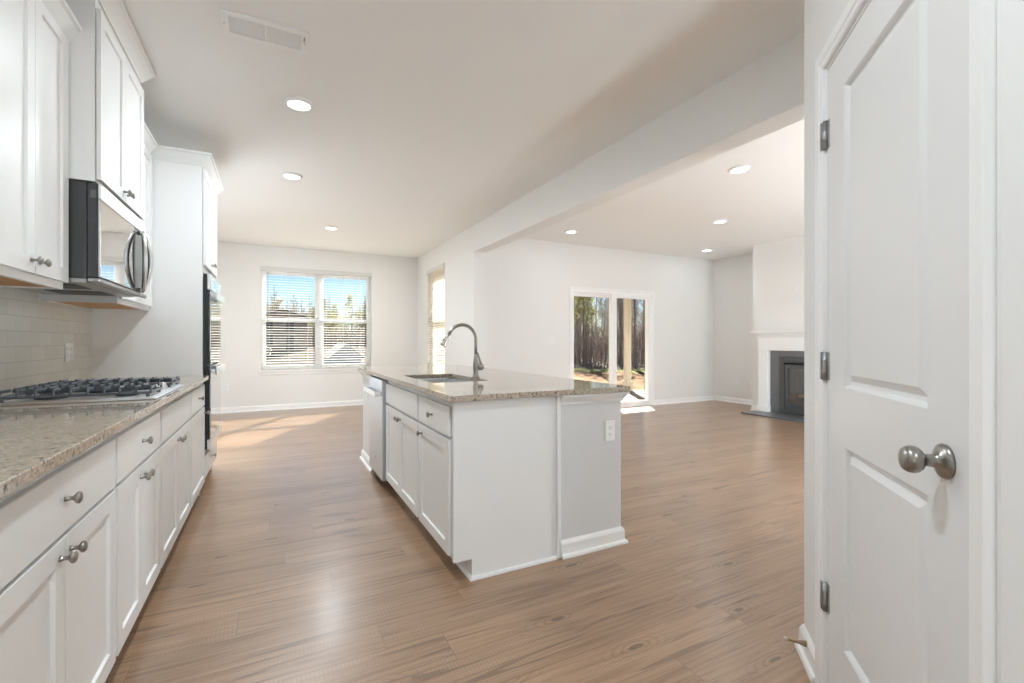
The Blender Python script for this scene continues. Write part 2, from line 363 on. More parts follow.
def house_wall():
    m = mat('tan_brick', (0.5, 0.3, 0.2), 0.9); n, L, b = nodes(m)
    br = N(m, 'ShaderNodeTexBrick'); br.inputs['Color1'].default_value = (0.40, 0.17, 0.10, 1); br.inputs['Color2'].default_value = (0.47, 0.22, 0.13, 1); br.inputs['Mortar'].default_value = (0.42, 0.3, 0.24, 1)
    br.inputs['Scale'].default_value = 4.0; L.new(texmap(m), br.inputs['Vector']); L.new(br.outputs['Color'], b.inputs['Base Color']); return m
M['brick'] = house_wall()

# ---------------------------------------------------------------- setting: shell of the house
CZ = 2.785
XW, XN, XB = -1.14, 2.47, 2.65            # left wall, nook side wall (room face and far face)
YN, YL, XR = 8.86, 6.40, 7.80             # nook end wall, living room end wall, living room side wall
YB = -7.0
def prism_plan(bm, pts, z0, z1):
    lo = [bm.verts.new((x, y, z0)) for x, y in pts]; hi = [bm.verts.new((x, y, z1)) for x, y in pts]
    bm.faces.new(lo[::-1]); bm.faces.new(hi)
    for k in range(len(pts)): k2 = (k + 1) % len(pts); bm.faces.new((lo[k], lo[k2], hi[k2], hi[k]))
plan = [(XW - .15, YB - .15), (XR + .15, YB - .15), (XR + .15, YL + .18), (XB, YL + .18), (XB, YN + .16), (XW - .15, YN + .16)]
struct('floor', single_bm(prism_plan, plan, -0.10, 0.0), M['floor'], 'brown oak plank floor running through kitchen and living room', 'floor')
struct('ceiling', single_bm(prism_plan, plan, CZ, CZ + 0.2), M['ceiling'], 'white flat ceiling over kitchen, nook and living room', 'ceiling')

bm = mk(); box(bm, XW - .15, XW, YB - .15, YN + .16, 0, CZ)
struct('wall_left', bm, M['wall'], 'pale grey kitchen wall behind the white wall cabinets', 'wall')
W1 = (-0.20, 1.60, 0.66, 2.40)            # double window in the nook
bm = mk(); box(bm, XW, W1[0], YN, YN + .16, 0, CZ); box(bm, W1[1], XN, YN, YN + .16, 0, CZ)
box(bm, W1[0], W1[1], YN, YN + .16, 0, W1[2]); box(bm, W1[0], W1[1], YN, YN + .16, W1[3], CZ)
struct('wall_nook', bm, M['wall'], 'pale grey end wall of the breakfast nook around the double window', 'wall')
W2 = (7.24, 8.20, 0.66, 2.42)             # side window in the nook
bm = mk(); box(bm, XN, XB, 5.99, W2[0], 0, CZ); box(bm, XN, XB, W2[1], YN + .16, 0, CZ)
box(bm, XN, XB, W2[0], W2[1], 0, W2[2]); box(bm, XN, XB, W2[0], W2[1], W2[3], CZ)
struct('wall_nook_side', bm, M['wall'], 'pale grey wall between nook and living room, with the narrow window', 'wall')
bm = mk(); box(bm, XN, XB, -1.2, 5.99, 2.415, CZ)
struct('trim_1', bm, M['wall'], 'long dropped ceiling beam between kitchen and living room', 'beam')
D2 = (4.37, 6.17, 0.0, 2.045)             # sliding patio door
bm = mk(); box(bm, XB, D2[0], YL, YL + .18, 0, CZ); box(bm, D2[1], XR, YL, YL + .18, 0, CZ); box(bm, D2[0], D2[1], YL, YL + .18, D2[3], CZ)
struct('wall_living', bm, M['wall'], 'pale greige living room end wall around the sliding patio door', 'wall')
bm = mk(); box(bm, XR, XR + .15, YB - .15, YL + .18, 0, CZ)
struct('wall_right', bm, M['wall'], 'pale greige living room side wall behind the fireplace', 'wall')
bm = mk(); box(bm, XW, XR, YB - .15, YB, 0, CZ)
struct('wall_back', bm, M['wall'], 'pale grey wall behind the kitchen', 'wall')
# chimney breast with an opening for the firebox
FC = 4.06                                  # fireplace centre
bm = mk(); box(bm, 7.2, XR, FC + .64, 5.13, 0, CZ); box(bm, 7.2, XR, 2.99, FC - .64, 0, CZ); box(bm, 7.2, XR, FC - .64, FC + .64, 1.0, CZ)
struct('wall_chimney', bm, M['wall'], 'white chimney breast standing out from the living room side wall', 'wall')
# pantry: diagonal wall with a door, and the walls that run on from its two ends
CD = 0.514 * math.sqrt(2)
DG = Fr((CD / 2, -CD / 2, 0), (1, 1, 0), (-1, 1, 0))     # a along the diagonal wall, o out of it towards the kitchen
S0, S1 = 0.943, 2.015
DA0, DA1, DZ = 1.004, 1.768, 2.062         # opening for the door
bm = mk(); fbox(bm, DG, S0, DA0, -.11, 0, 0, CZ); fbox(bm, DG, DA1, S1, -.11, 0, 0, CZ); fbox(bm, DG, DA0, DA1, -.11, 0, DZ, CZ)
struct('wall_pantry', bm, M['wall'], 'pale diagonal pantry wall around the white panel door', 'wall')
pc = DG.P(S1, 0, 0); pn = DG.P(S0, 0, 0)
bm = mk(); box(bm, pc.x - .0, 3.3, pc.y - .11, pc.y, 0, CZ); box(bm, 3.19, 3.3, -1.5, pc.y - .11, 0, CZ); box(bm, pn.x, 3.3, -1.61, -1.5, 0, CZ)
struct('wall_pantry_back', bm, M['wall'], 'pantry wall running back from the diagonal corner', 'wall')
bm = mk(); box(bm, pn.x, pn.x + .11, -1.5, pn.y - .0, 0, CZ)
struct('wall_near', bm, M['wall'], 'pale wall running towards the camera right of the pantry door', 'wall')

# baseboards with shoe moulding
BASE = [(0, 0), (.030, 0), (.030, .010), (.026, .018), (.016, .022), (.016, .072), (.011, .083), (.005, .092), (0, .092)]
def baseboard(name, path, side, label):
    bm = mk(); sweep(bm, W, path, BASE, 'ao', side); struct(name, bm, M['trim'], label, 'baseboard')
baseboard('baseboard_nook', [(XW, 5.02), (XW, YN), (XN, YN), (XN, 5.99), (XB, 5.99), (XB, YL), (D2[0] - .0, YL)], -1, 'white baseboard around the breakfast nook walls')
baseboard('baseboard_living', [(D2[1] + .0, YL), (XR, YL), (XR, 5.13), (7.2, 5.13), (7.2, 4.965)], -1, 'white baseboard along the living room walls to the fireplace')
bm = mk()
e = DG.P(DA1 + .0525, 0, 0); sweep(bm, W, [(e.x, e.y), (pc.x, pc.y), (3.3, pc.y), (3.3, -1.5)], BASE, 'ao', 1)
struct('baseboard_pantry', bm, M['trim'], 'short white baseboard on the pantry corner left of the door', 'baseboard')
# backsplash tiles
bm = mk(); box(bm, XW, XW + .010, 1.1, 4.198, .907, 1.388); box(bm, XW, XW + .010, 2.665, 3.395, 1.388, 1.43)
struct('wall_backsplash', bm, M['tile'], 'greige subway tile backsplash above the left worktop', 'backsplash')

# ---------------------------------------------------------------- windows
def window(name, fr, a0, a1, z0, z1, dirs, label, mull=None):
    """fr.o points into the room, o = 0 at the wall face; frame sits at o from -.14 to -.06"""
    rt = thing(name, fr.P((a0 + a1) / 2, -.08, z0), label, 'window', None, 'structure')
    bm = mk(); f = .040
    cells = [(a0, a1)] if mull is None else [(a0, mull[0]), (mull[1], a1)]
    fbox(bm, fr, a0, a0 + f, -.15, -.07, z0, z1, .003); fbox(bm, fr, a1 - f, a1, -.15, -.07, z0, z1, .003)
    fbox(bm, fr, a0 + f, a1 - f, -.15, -.07, z1 - f, z1, .003); fbox(bm, fr, a0 + f, a1 - f, -.15, -.07, z0, z0 + f, .003)
    if mull: fbox(bm, fr, mull[0], mull[1], -.15, -.065, z0 + f, z1 - f, .003)
    mesh('frame', bm, M['vinyl'], rt)
    zm = (z0 + z1) / 2 + .01
    for k, (c0, c1) in enumerate(cells):
        b0 = c0 + (f if k == 0 else 0); b1 = c1 - (f if k == len(cells) - 1 else 0)
        for nm, lo, hi, oo in (('upper_sash', zm - .035, z1 - f, -.135), ('lower_sash', z0 + f, zm + .03, -.105)):
            bm = mk(); s = .03
            fbox(bm, fr, b0, b0 + s, oo, oo + .028, lo, hi, .002); fbox(bm, fr, b1 - s, b1, oo, oo + .028, lo, hi, .002)
            fbox(bm, fr, b0 + s, b1 - s, oo, oo + .028, lo, lo + .06, .002); fbox(bm, fr, b0 + s, b1 - s, oo, oo + .028, hi - .05, hi, .002)
            sa = mesh(nm, bm, M['vinyl'], rt)
            bm = mk(); fbox(bm, fr, b0 + s, b1 - s, oo + .010, oo + .016, lo + .06, hi - .05); mesh('pane', bm, M['glass'], sa)
    bm = mk(); fbox(bm, fr, a0 + .0, a1 - .0, -.068, .0, z0, z0 + .018); fbox(bm, fr, a0 - .03, a1 + .03, .0, .035, z0 - .012, z0 + .018, .004); fbox(bm, fr, a0 - .015, a1 + .015, .0, .014, z0 - .06, z0 - .012, .003)
    mesh('sill', bm, M['trim'], rt)
    return rt
FN = Fr((0, YN, 0), (1, 0, 0), (0, -1, 0))
FS = Fr((XN, 0, 0), (0, 1, 0), (-1, 0, 0))
window('window_1', FN, *W1, None, 'white double window with four sashes at the end of the breakfast nook', (0.672, 0.752))
window('window_2', FS, *W2, None, 'narrow white window in the nook side wall beside the beam end')

def blind(fr, a0, a1, z0, z1, label, tilt, wand_a, ladders, slat_m=None):
    rt = thing('window_blind', fr.P((a0 + a1) / 2, -.03, z1), label, 'blind')
    bm = mk(); fbox(bm, fr, a0 - .012, a1 + .012, .002, .022, z1 - .045, z1 + .03, .005); fbox(bm, fr, a0 + .006, a1 - .006, -.058, .0, z1 - .04, z1 - .002)
    mesh('valance', bm, M['slat'], rt)
    bm = mk(); z = z1 - .075; hw = .0200; t = .0022
    while z > z0 + .055:
        c, s = math.cos(tilt), math.sin(tilt)
        pr = [(-hw * c - s * t / 2, hw * s - 0 + t / 2), (hw * c, -hw * s + t / 2), (hw * c, -hw * s - t / 2), (-hw * c, hw * s - t / 2)]
        vs = [[bm.verts.new(fr.P(a, -.03 + o, z + h)) for o, h in pr] for a in (a0 + .008, a1 - .008)]
        for k in range(4): bm.faces.new((vs[0][k], vs[0][(k + 1) % 4], vs[1][(k + 1) % 4], vs[1][k]))
        bm.faces.new(vs[0]); bm.faces.new(vs[1][::-1]); z -= .0435
    mesh('slats', bm, slat_m or M['slat'], rt)
    bm = mk(); fbox(bm, fr, a0 + .008, a1 - .008, -.054, -.006, z0 + .02, z0 + .036, .003); mesh('bottom_rail', bm, M['slat'], rt)
    bm = mk()
    for f in ladders:
        a = a0 + (a1 - a0) * f
        for o in (-.055, -.004): tube(bm, [fr.P(a, o, z1 - .04), fr.P(a, o, z0 + .03)], .0014, 5)
    mesh('ladder_cord', bm, M['slat'], rt)
    bm = mk(); tube(bm, [fr.P(wand_a, -.001, z1 - .05), fr.P(wand_a, .003, z1 - .95)], .0045, 8); mesh('tilt_wand', bm, M['grey_metal'], rt)
    return rt
blind(FN, W1[0], W1[1], W1[2], W1[3], 'open white slatted blind in the double window of the nook', R(9), W1[0] + .10, (.07, .235, .40, .57, .73, .90))
blind(FS, W2[0], W2[1], W2[2], W2[3], 'white slatted blind in the narrow window beside the beam end', R(-38), W2[1] - .1, (.15, .5, .85), M['slat_glow'])

# ---------------------------------------------------------------- pantry door
d1 = thing('door_1', DG.P(1.4, 0, 0), 'white two-panel pantry door with a brushed nickel knob', 'door', None, 'structure')
bm = mk(); paneled(bm, DG, 1.027, 1.755, .008, 2.048, -.037, -.002, [(1.162, 1.618, .242, .851), (1.162, 1.618, 1.028, 1.930)], [(.005, -.004), (.010, -.014), (.020, -.014), (.040, -.003)])
leaf = mesh('door_leaf', bm, M['door'], d1)
CAS = [(0, 0), (0, .009), (.006, .013), (.018, .0135), (.022, .017), (.040, .0178), (.0505, .0185), (.0515, .0175), (.0515, 0)]
bm = mk(); sweep(bm, DG, [(DA0, 0), (DA0, DZ), (DA1, DZ), (DA1, 0)], CAS, 'az', 1); mesh('casing', bm, M['trim'], d1)
bm = mk()
for a, b_ in ((DA0, DA0 + .010), (DA1 - .010, DA1)): fbox(bm, DG, a, b_, -.108, -.001, 0, DZ - .01)
fbox(bm, DG, DA0, DA1, -.108, -.001, DZ - .010, DZ)
fbox(bm, DG, DA0 + .010, DA0 + .024, -.075, -.040, 0, DZ - .01); fbox(bm, DG, DA1 - .024, DA1 - .010, -.075, -.040, 0, DZ - .01)
mesh('jamb', bm, M['trim'], d1)
for z in (.329, 1.085, 1.840):
    bm = mk(); tube(bm, [DG.P(1.7620, .005, z - .046), DG.P(1.7620, .005, z + .046)], .0075, 12)
    fbox(bm, DG, 1.743, 1.755, -.002, .001, z - .045, z + .045); fbox(bm, DG, 1.7685, 1.781, .010, .0145, z - .045, z + .045)
    for dz in (-.018, .018): fbox(bm, DG, 1.7535, 1.7705, .002, .0133, z + dz - .0012, z + dz + .0012)
    mesh('hinge', bm, M['grey_metal'], d1)
bm = mk(); k0 = DG.P(1.098, -.002, .936)
lathe(bm, k0, DG.O, [(0, 0), (.033, 0), (.0335, .004), (.031, .008), (.024, .011), (.016, .015), (.0125, .020), (.0115, .030), (.0125, .036), (.015, .037), (.0205, .040), (.0250, .046), (.0265, .0535), (.0250, .0615), (.0198, .068), (.011, .071), (0, .072)], 36)
mesh('door_knob', bm, M['nickel'], d1)
bm = mk(); fbox(bm, DG, 1.0145, 1.0182, -.028, -.0015, .905, .968); mesh('latch_plate', bm, M['grey_metal'], d1)

# spring door stop on the pantry baseboard
ds0 = DG.P(1.93, .017, .068)
ds = thing('door_stop', ds0, 'small bronze door stop with pale tip on the pantry baseboard', 'door stop')
bm = mk(); ax = (DG.O + Vector((0, 0, .10))).normalized()
lathe(bm, ds0, ax, [(0, 0), (.011, 0), (.010, .004), (.0075, .015), (.0055, .028), (.0045, .058)], 16); mesh('rod', bm, M['brass'], ds)
bm = mk(); lathe(bm, ds0, ax, [(.0046, .058), (.006, .059), (.006, .068), (.004, .071), (0, .0715)], 16); mesh('rubber_tip', bm, M['rubber'], ds)

# ---------------------------------------------------------------- sliding patio door
FL = Fr((0, YL, 0), (1, 0, 0), (0, -1, 0))
d2 = thing('door_2', (5.27, YL + .07, 0), 'white sliding glass patio door in the living room end wall', 'door', None, 'structure')
a0, a1, zt = D2[0], D2[1], D2[3]
bm = mk()
fbox(bm, FL, a0, a0 + .06, -.16, .004, 0, zt, .003); fbox(bm, FL, a1 - .035, a1, -.16, .004, 0, zt, .003); fbox(bm, FL, a0 + .06, a1 - .035, -.16, .004, zt - .055, zt, .003)
mesh('frame', bm, M['vinyl'], d2)
bm = mk(); sweep(bm, FL, [(a0, 0), (a0, zt), (a1, zt), (a1, 0)], [(-.012, .0), (-.012, .008), (.0, .012), (.022, .013), (.030, .008), (.030, .0)], 'az', 1)
mesh('casing', bm, M['trim'], d2)
bm = mk(); fbox(bm, FL, a0 + .06, a1 - .035, -.16, -.002, 0, .04, .004); mesh('threshold', bm, M['vinyl'], d2)
mid = 5.29
for nm, p0, p1, oo in (('sliding_panel', a0 + .06, mid + .055, -.095), ('fixed_panel', mid - .055, a1 - .035, -.048)):
    bm = mk(); s = .075 if nm == 'fixed_panel' else .06
    l = .11 if nm == 'fixed_panel' else .035; r_ = .055 if nm == 'fixed_panel' else .11
    fbox(bm, FL, p0, p0 + l, oo, oo + .04, .04, zt - .055, .003); fbox(bm, FL, p1 - r_, p1, oo, oo + .04, .04, zt - .055, .003)
    fbox(bm, FL, p0 + l, p1 - r_, oo, oo + .04, .04, .04 + .06, .003); fbox(bm, FL, p0 + l, p1 - r_, oo, oo + .04, zt - .055 - .06, zt - .055, .003)
    pn_ = mesh(nm, bm, M['vinyl'], d2)
    bm = mk(); fbox(bm, FL, p0 + l, p1 - r_, oo + .016, oo + .024, .10, zt - .115); mesh('pane', bm, M['glass'], pn_)
    if nm == 'sliding_panel':
        bm = mk(); fbox(bm, FL, p0 + .006, p0 + .028, oo + .04, oo + .06, .92, 1.12, .005); mesh('handle', bm, M['vinyl'], pn_)

# ---------------------------------------------------------------- small cabinet hardware and fronts
KN = [(0, 0), (.0075, 0), (.0065, .004), (.0050, .009), (.0050, .014), (.0075, .018), (.0125, .021), (.0152, .025), (.0148, .029), (.011, .032), (.005, .0335), (0, .034)]
def knob(fr, a, o, z, parent): bm = mk(); lathe(bm, fr.P(a, o, z), fr.O, KN, 18); return mesh('knob', bm, M['nickel'], parent)
def shaker(fr, a0, a1, z0, z1, o0, o1, parent, kn=None, fw=.057, name='door'):
    bm = mk(); paneled(bm, fr, a0, a1, z0, z1, o0 + .0035, o1, [(a0 + fw, a1 - fw, z0 + fw, z1 - fw)], [(.0035, -.009)])
    d = mesh(name, bm, M['cab'], parent)
    if kn: knob(fr, kn[0], o1, kn[1], d)
    return d
def drawer(fr, a0, a1, z0, z1, o0, o1, parent, kn=None, name='drawer'):
    bm = mk(); fbox(bm, fr, a0, a1, o0 + .0035, o1, z0, z1, .002); d = mesh(name, bm, M['cab'], parent)
    if kn: knob(fr, kn[0], o1, kn[1], d)
    return d

# ---------------------------------------------------------------- left run: base cabinets
FB = Fr((-.49, 0, 0), (0, 1, 0), (1, 0, 0))
def base_cab(y0, y1, label, doors, drawer_knob, fr=FB, depth=.645, z_d=(.684, .842), gap=.004):
    rt = thing('base_cabinet', fr.P((y0 + y1) / 2, -depth / 2, 0), label, 'cabinet', 'white base cabinets under the left worktop')
    bm = mk(); fbox(bm, fr, y0, y1, -depth, 0, .10, .874); fbox(bm, fr, y0, y1, -depth, -.075, 0, .10); mesh('carcass', bm, M['cab'], rt)
    p = .012
    drawer(fr, y0 + p, y1 - p, *z_d, .0, .02, rt, ((y0 + y1) / 2, .768) if drawer_knob else None, 'drawer' if drawer_knob else 'false_drawer_front')
    if doors == 2:
        m = (y0 + y1) / 2
        shaker(fr, y0 + p, m - .0015, .104, .672, 0, .02, rt, (m - .033, .630)); shaker(fr, m + .0015, y1 - p, .104, .672, 0, .02, rt, (m + .033, .630))
    else: shaker(fr, y0 + p, y1 - p, .104, .672, 0, .02, rt, (y1 - p - .033 if doors == 1 else y0 + p + .033, .630))
    return rt
base_cab(1.125, 1.985, 'white base cabinet with wide drawer over two doors, nearest the camera', 2, True)
base_cab(1.987, 2.665, 'white base cabinet with drawer and two doors, left of the cooktop front', 2, True)
base_cab(2.667, 3.540, 'white base cabinet with a plain knobless drawer front below the cooktop', 2, False)
base_cab(3.542, 4.197, 'narrow white base cabinet with one drawer beside the oven cabinet', 1, True)

# left worktop
bm = mk(); box(bm, XW + .001, -.445, 1.10, 4.197, .876, .906, .003, 2)
tag(mesh('countertop', bm, M['granite']), 'tan speckled granite worktop along the left wall', 'countertop')

# ---------------------------------------------------------------- left run: wall cabinets
FU = Fr((-.81, 0, 0), (0, 1, 0), (1, 0, 0))
CROWN = [(0, 0), (.006, 0), (.010, .008), (.030, .036), (.050, .068), (.062, .074), (.062, .088), (0, .088)]
def crown(path, z, parent, side):
    bm = mk(); sweep(bm, W, path, [(w, z + h) for w, h in CROWN], 'ao', side); return mesh('crown_moulding', bm, M['cab'], parent)
def wall_cab(name, y0, y1, fx, z0, z1, label, ndoor, crown_z, cpath, kside=1, dz=(.03, .03)):
    fr = Fr((fx, 0, 0), (0, 1, 0), (1, 0, 0)); rt = thing(name, (fx - .15, (y0 + y1) / 2, z0), label, 'cabinet', 'white wall cabinets on the left wall')
    bm = mk(); box(bm, XW + .001, fx - .02, y0, y1, z0 + .018, z1); 
    box(bm, fx - .02, fx, y0, y1, z0, z1); box(bm, XW + .001, fx - .02, y0, y0 + .016, z0, z0 + .018); box(bm, XW + .001, fx - .02, y1 - .016, y1, z0, z0 + .018)
    mesh('carcass', bm, M['cab'], rt)
    bm = mk(); box(bm, XW + .012, fx - .0215, y0 + .017, y1 - .017, z0 + .006, z0 + .0175); mesh('underside_panel', bm, M['maple'], rt)
    lo, hi = z0 + dz[0], z1 - dz[1]; p = .006
    if ndoor == 2:
        m = (y0 + y1) / 2
        shaker(fr, y0 + p, m - .0015, lo, hi, .0, .02, rt, (m - .033, lo + .045)); shaker(fr, m + .0015, y1 - p, lo, hi, .0, .02, rt, (m + .033, lo + .045))
    else: shaker(fr, y0 + p, y1 - p, lo, hi, .0, .02, rt, (y0 + p + .033 if kside < 0 else y1 - p - .033, lo + .045))
    crown(cpath, crown_z, rt, -1)
    return rt
wall_cab('wall_cabinet', 2.020, 2.656, -.81, 1.388, 2.505, 'white two-door wall cabinet left of the microwave, nearest the camera', 2, 2.442, [(-.808, 2.02), (-.808, 2.656), (-.83, 2.656)])
wall_cab('wall_cabinet', 2.658, 3.430, -.705, 1.872, 2.73, 'taller raised white wall cabinet directly above the microwave', 2, 2.69, [(XW + .002, 2.658), (-.703, 2.658), (-.703, 3.430), (-.80, 3.430)], dz=(.012, .09))
wall_cab('wall_cabinet', 3.432, 4.196, -.81, 1.388, 2.54, 'white wall cabinet between microwave and tall oven cabinet', 2, 2.49, [(-.808, 3.432), (-.808, 4.130)])
wall_cab('wall_cabinet', 1.25, 2.018, -.81, 1.388, 2.505, 'white wall cabinet cut off by the left edge of the photo', 2, 2.442, [(-.808, 1.25), (-.808, 2.018)])

# ---------------------------------------------------------------- tall oven cabinet and double oven
FT = Fr((-.487, 0, 0), (0, 1, 0), (1, 0, 0))
T0, T1 = 4.20, 5.005
tc_ = thing('oven_cabinet', (-.81, (T0 + T1) / 2, 0), 'tall white cabinet housing the double oven at the end of the worktop', 'cabinet')
bm = mk(); box(bm, XW + .001, -.505, T0, T0 + .02, 0, 2.54); box(bm, XW + .001, -.505, T1 - .02, T1, 0, 2.54)
box(bm, XW + .001, -.507, T0 + .02, T1 - .02, 1.70, 2.54); box(bm, XW + .001, -.507, T0 + .02, T1 - .02, .10, .325); box(bm, XW + .001, XW + .02, T0 + .02, T1 - .02, .325, 1.70)
box(bm, XW + .001, -.56, T0 + .02, T1 - .02, 0, .10)
mesh('carcass', bm, M['cab'], tc_)
bm = mk(); fbox(bm, FT, T0, T0 + .03, -.018, 0, .10, 2.54); fbox(bm, FT, T1 - .03, T1, -.018, 0, .10, 2.54)
fbox(bm, FT, T0 + .03, T1 - .03, -.018, 0, 1.70, 1.765); fbox(bm, FT, T0 + .03, T1 - .03, -.018, 0, 2.46, 2.54); fbox(bm, FT, T0 + .03, T1 - .03, -.018, 0, .10, .15); fbox(bm, FT, T0 + .03, T1 - .03, -.018, 0, .285, .325)
mesh('face_frame', bm, M['cab'], tc_)
tm = (T0 + T1) / 2
shaker(FT, T0 + .012, tm - .0015, 1.748, 2.475, 0, .02, tc_, (tm - .033, 1.80)); shaker(FT, tm + .0015, T1 - .012, 1.748, 2.475, 0, .02, tc_, (tm + .033, 1.80))
drawer(FT, T0 + .012, T1 - .012, .125, .292, 0, .02, tc_, (tm, .215))
crown([(-.808, T0), (-.485, T0), (-.485, T1), (XW + .002, T1)], 2.495, tc_, -1)

ov = thing('double_oven', (-.75, tm, .33), 'stainless and black built-in double oven with mirror-like doors', 'oven')
oy0, oy1 = T0 + .034, T1 - .034; ox = -.437
bm = mk(); box(bm, -1.08, -.508, oy0 + .01, oy1 - .01, .335, 1.685); box(bm, -.484, -.462, oy0, oy1, .335, 1.685); mesh('body', bm, M['black'], ov)
bm = mk(); box(bm, -.461, ox, oy0, oy1, 1.565, 1.685, .003); mesh('control_panel', bm, M['steel_b'], ov)
bm = mk(); box(bm, -.4368, -.4362, oy0 + .2, oy1 - .2, 1.595, 1.655); mesh('display', bm, M['mirror'], ov)
for nm, z0, z1, hz in (('upper_door', .985, 1.558, 1.525), ('lower_door', .415, .978, .935)):
    bm = mk(); box(bm, -.461, -.446, oy0, oy1, z0, z1, .003); dr = mesh(nm, bm, M['black'], ov)
    bm = mk(); box(bm, -.4455, ox, oy0 + .004, oy1 - .004, z0 + .003, z1 - .003, .002); mesh('glass', bm, M['mirror'], dr)
    bm = mk(); box(bm, -.412, -.396, oy0 + .02, oy1 - .08, hz - .030, hz + .030, .007, 3)
    for y in (oy0 + .035, oy1 - .135): box(bm, ox + .0005, -.411, y, y + .04, hz - .014, hz + .014, .003)
    mesh('handle', bm, M['steel_b'], dr)
bm = mk(); box(bm, -.461, ox, oy0, oy1, .335, .408, .003)
mesh('vent_trim', bm, M['steel_b'], ov)
for k in range(6): pass

# ---------------------------------------------------------------- microwave over the cooktop
mw = thing('microwave', (-.9, 3.02, 1.43), 'black and stainless over-range microwave under the raised cabinet', 'microwave')
my0, my1, mz0, mz1 = 2.664, 3.428, 1.442, 1.866
bm = mk(); box(bm, XW + .012, -.735, my0, my1, mz0, mz1, .002); mesh('body', bm, M['charcoal'], mw)
bm = mk(); box(bm, -.733, -.697, my0, my1, mz0 + .006, mz1 - .002, .003)
md = mesh('door', bm, M['charcoal'], mw)
bm = mk(); box(bm, -.6965, -.684, my0, my1, 1.795, mz1 - .002, .003); mesh('top_band', bm, M['steel_b'], md)
bm = mk(); box(bm, -.6965, -.686, my0, my0 + .545, mz0 + .008, 1.793, .002); mesh('window_glass', bm, M['mirror'], md)
bm = mk(); box(bm, -.6965, -.687, my0 + .547, my1, mz0 + .008, 1.793, .003); mesh('control_panel', bm, mat('dark_control_glass', (.10, .095, .09), .12, 0.3), md)
def lens_handle():
    bm = mk(); c = my0 + .645; zc = (mz0 + 1.795) / 2; n = 22
    for s in (-1, 1):
        pts = []
        for k in range(n + 1):
            t = -1 + 2 * k / n; pts.append((-.667 + .022 * (1 - t * t), c + s * .062 * (1 - t * t), zc + t * .168))
        tube(bm, pts, [.008 + .004 * (1 - (-1 + 2 * k / n) ** 2) for k in range(n + 1)], 12)
    for z in (-1, 1): lathe(bm, (-.6868, c, zc + z * .162), (1, 0, 0), [(0, 0), (.012, 0), (.011, .022), (0, .024)], 14)
    return bm
mesh('handle', lens_handle(), M['steel'], md)
bm = mk(); box(bm, XW + .014, -.735, my0 + .002, my1 - .002, 1.424, mz0 - .001); box(bm, -.733, -.690, my0 + .002, my1 - .002, 1.428, mz0 + .004, .003)
mesh('bottom_plate', bm, M['grey_metal'], mw)
for k in range(2):
    bm = mk(); y = my0 + .09 + k * .36; box(bm, -1.02, -.80, y, y + .22, 1.4205, 1.4237); mesh('grease_filter', bm, M['slot'], mw)
bm = mk()
for k in range(4): fbox(bm, W, -.684, -.6832, my0 + .47 + k * .022, my0 + .485 + k * .022, 1.826, 1.838)
mesh('badge', bm, M['grey_metal'], md)
bm = mk(); box(bm, -.722, -.702, my0 - .0008, my0 + .001, 1.80, 1.835); mesh('rating_label', bm, mat('dull_label', (.13, .13, .13), .5), mw)

# ---------------------------------------------------------------- gas cooktop
ct = thing('gas_cooktop', (-.725, 2.94, .906), 'stainless gas cooktop with black cast iron grates on the left worktop', 'cooktop')
cy0, cy1, cx0, cx1 = 2.572, 3.300, -1.005, -.472
bm = mk(); box(bm, cx0, cx1, cy0, cy1, .9065, .914, .003); box(bm, cx0 + .012, cx1 - .012, cy0 + .012, cy1 - .012, .914, .919, .002); mesh('tray', bm, M['steel_b'], ct)
BUR = [(-.86, 2.70, .045), (-.60, 2.70, .036), (-.74, 2.936, .055), (-.86, 3.17, .036), (-.60, 3.17, .045)]
for x, y, r in BUR:
    bm = mk(); lathe(bm, (x, y, .9192), (0, 0, 1), [(0, 0), (r * 1.25, 0), (r * 1.2, .006), (r, .008), (r, .014), (r * .85, .019), (0, .020)], 24); mesh('burner', bm, M['black'], ct)
def grate(y0, y1, x0, x1, step):
    bm = mk(); zb, zt_ = .9195, .966; b = .0040
    for y in (y0, y1): box(bm, x0, x1, y - b, y + b, .931, .943, .002)           # rails
    n = int(round((x1 - x0) / step)); xm = (y0 + y1) / 2
    for k in range(n + 1):
        x = x0 + (x1 - x0) * k / n
        L_ = (y1 - y0) / 2 - .018 if k % 2 == 0 else (y1 - y0) / 2 - .045
        for s, ye in ((1, y0), (-1, y1)):
            box(bm, x - b, x + b, min(ye - b * s, ye + s * .012), max(ye - b * s, ye + s * .012), .931, zt_, .002)
            box(bm, x - b, x + b, min(ye, ye + s * L_), max(ye, ye + s * L_), zt_ - .013, zt_, .002)
    box(bm, x0, x1, xm - b, xm + b, zt_ - .018, zt_ - .004, .002)
    for x in (x0, x1): box(bm, x - b, x + b, y0, y1, .931, .943, .002)
    for x in (x0 + .01, x1 - .01):
        for y in (y0, y1): lathe(bm, (x, y, .9193), (0, 0, 1), [(0, 0), (.007, 0), (.007, .014), (0, .014)], 10, False)
    return mesh('grate', bm, M['iron'], ct)
grate(2.592, 2.815, -.985, -.495, .0545); grate(2.832, 3.045, -.985, -.590, .0565); grate(3.062, 3.282, -.985, -.495, .0545)
for y in (2.850, 2.905, 2.960, 3.015):
    bm = mk(); lathe(bm, (-.525, y, .9193), (0, 0, 1), [(0, 0), (.021, 0), (.021, .004), (.016, .007), (.0155, .026), (.012, .029), (0, .029)], 20); fbox(bm, W, -.528, -.522, y - .015, y + .015, .9475, .952, .001)
    mesh('control_knob', bm, M['steel_b'], ct)

# ---------------------------------------------------------------- island
FI = Fr((.785, 0, 0), (0, 1, 0), (-1, 0, 0))      # left face (doors), out is towards -x
IY0, IY1 = 2.11, 4.79
isl_g = 'white cabinets of the island'
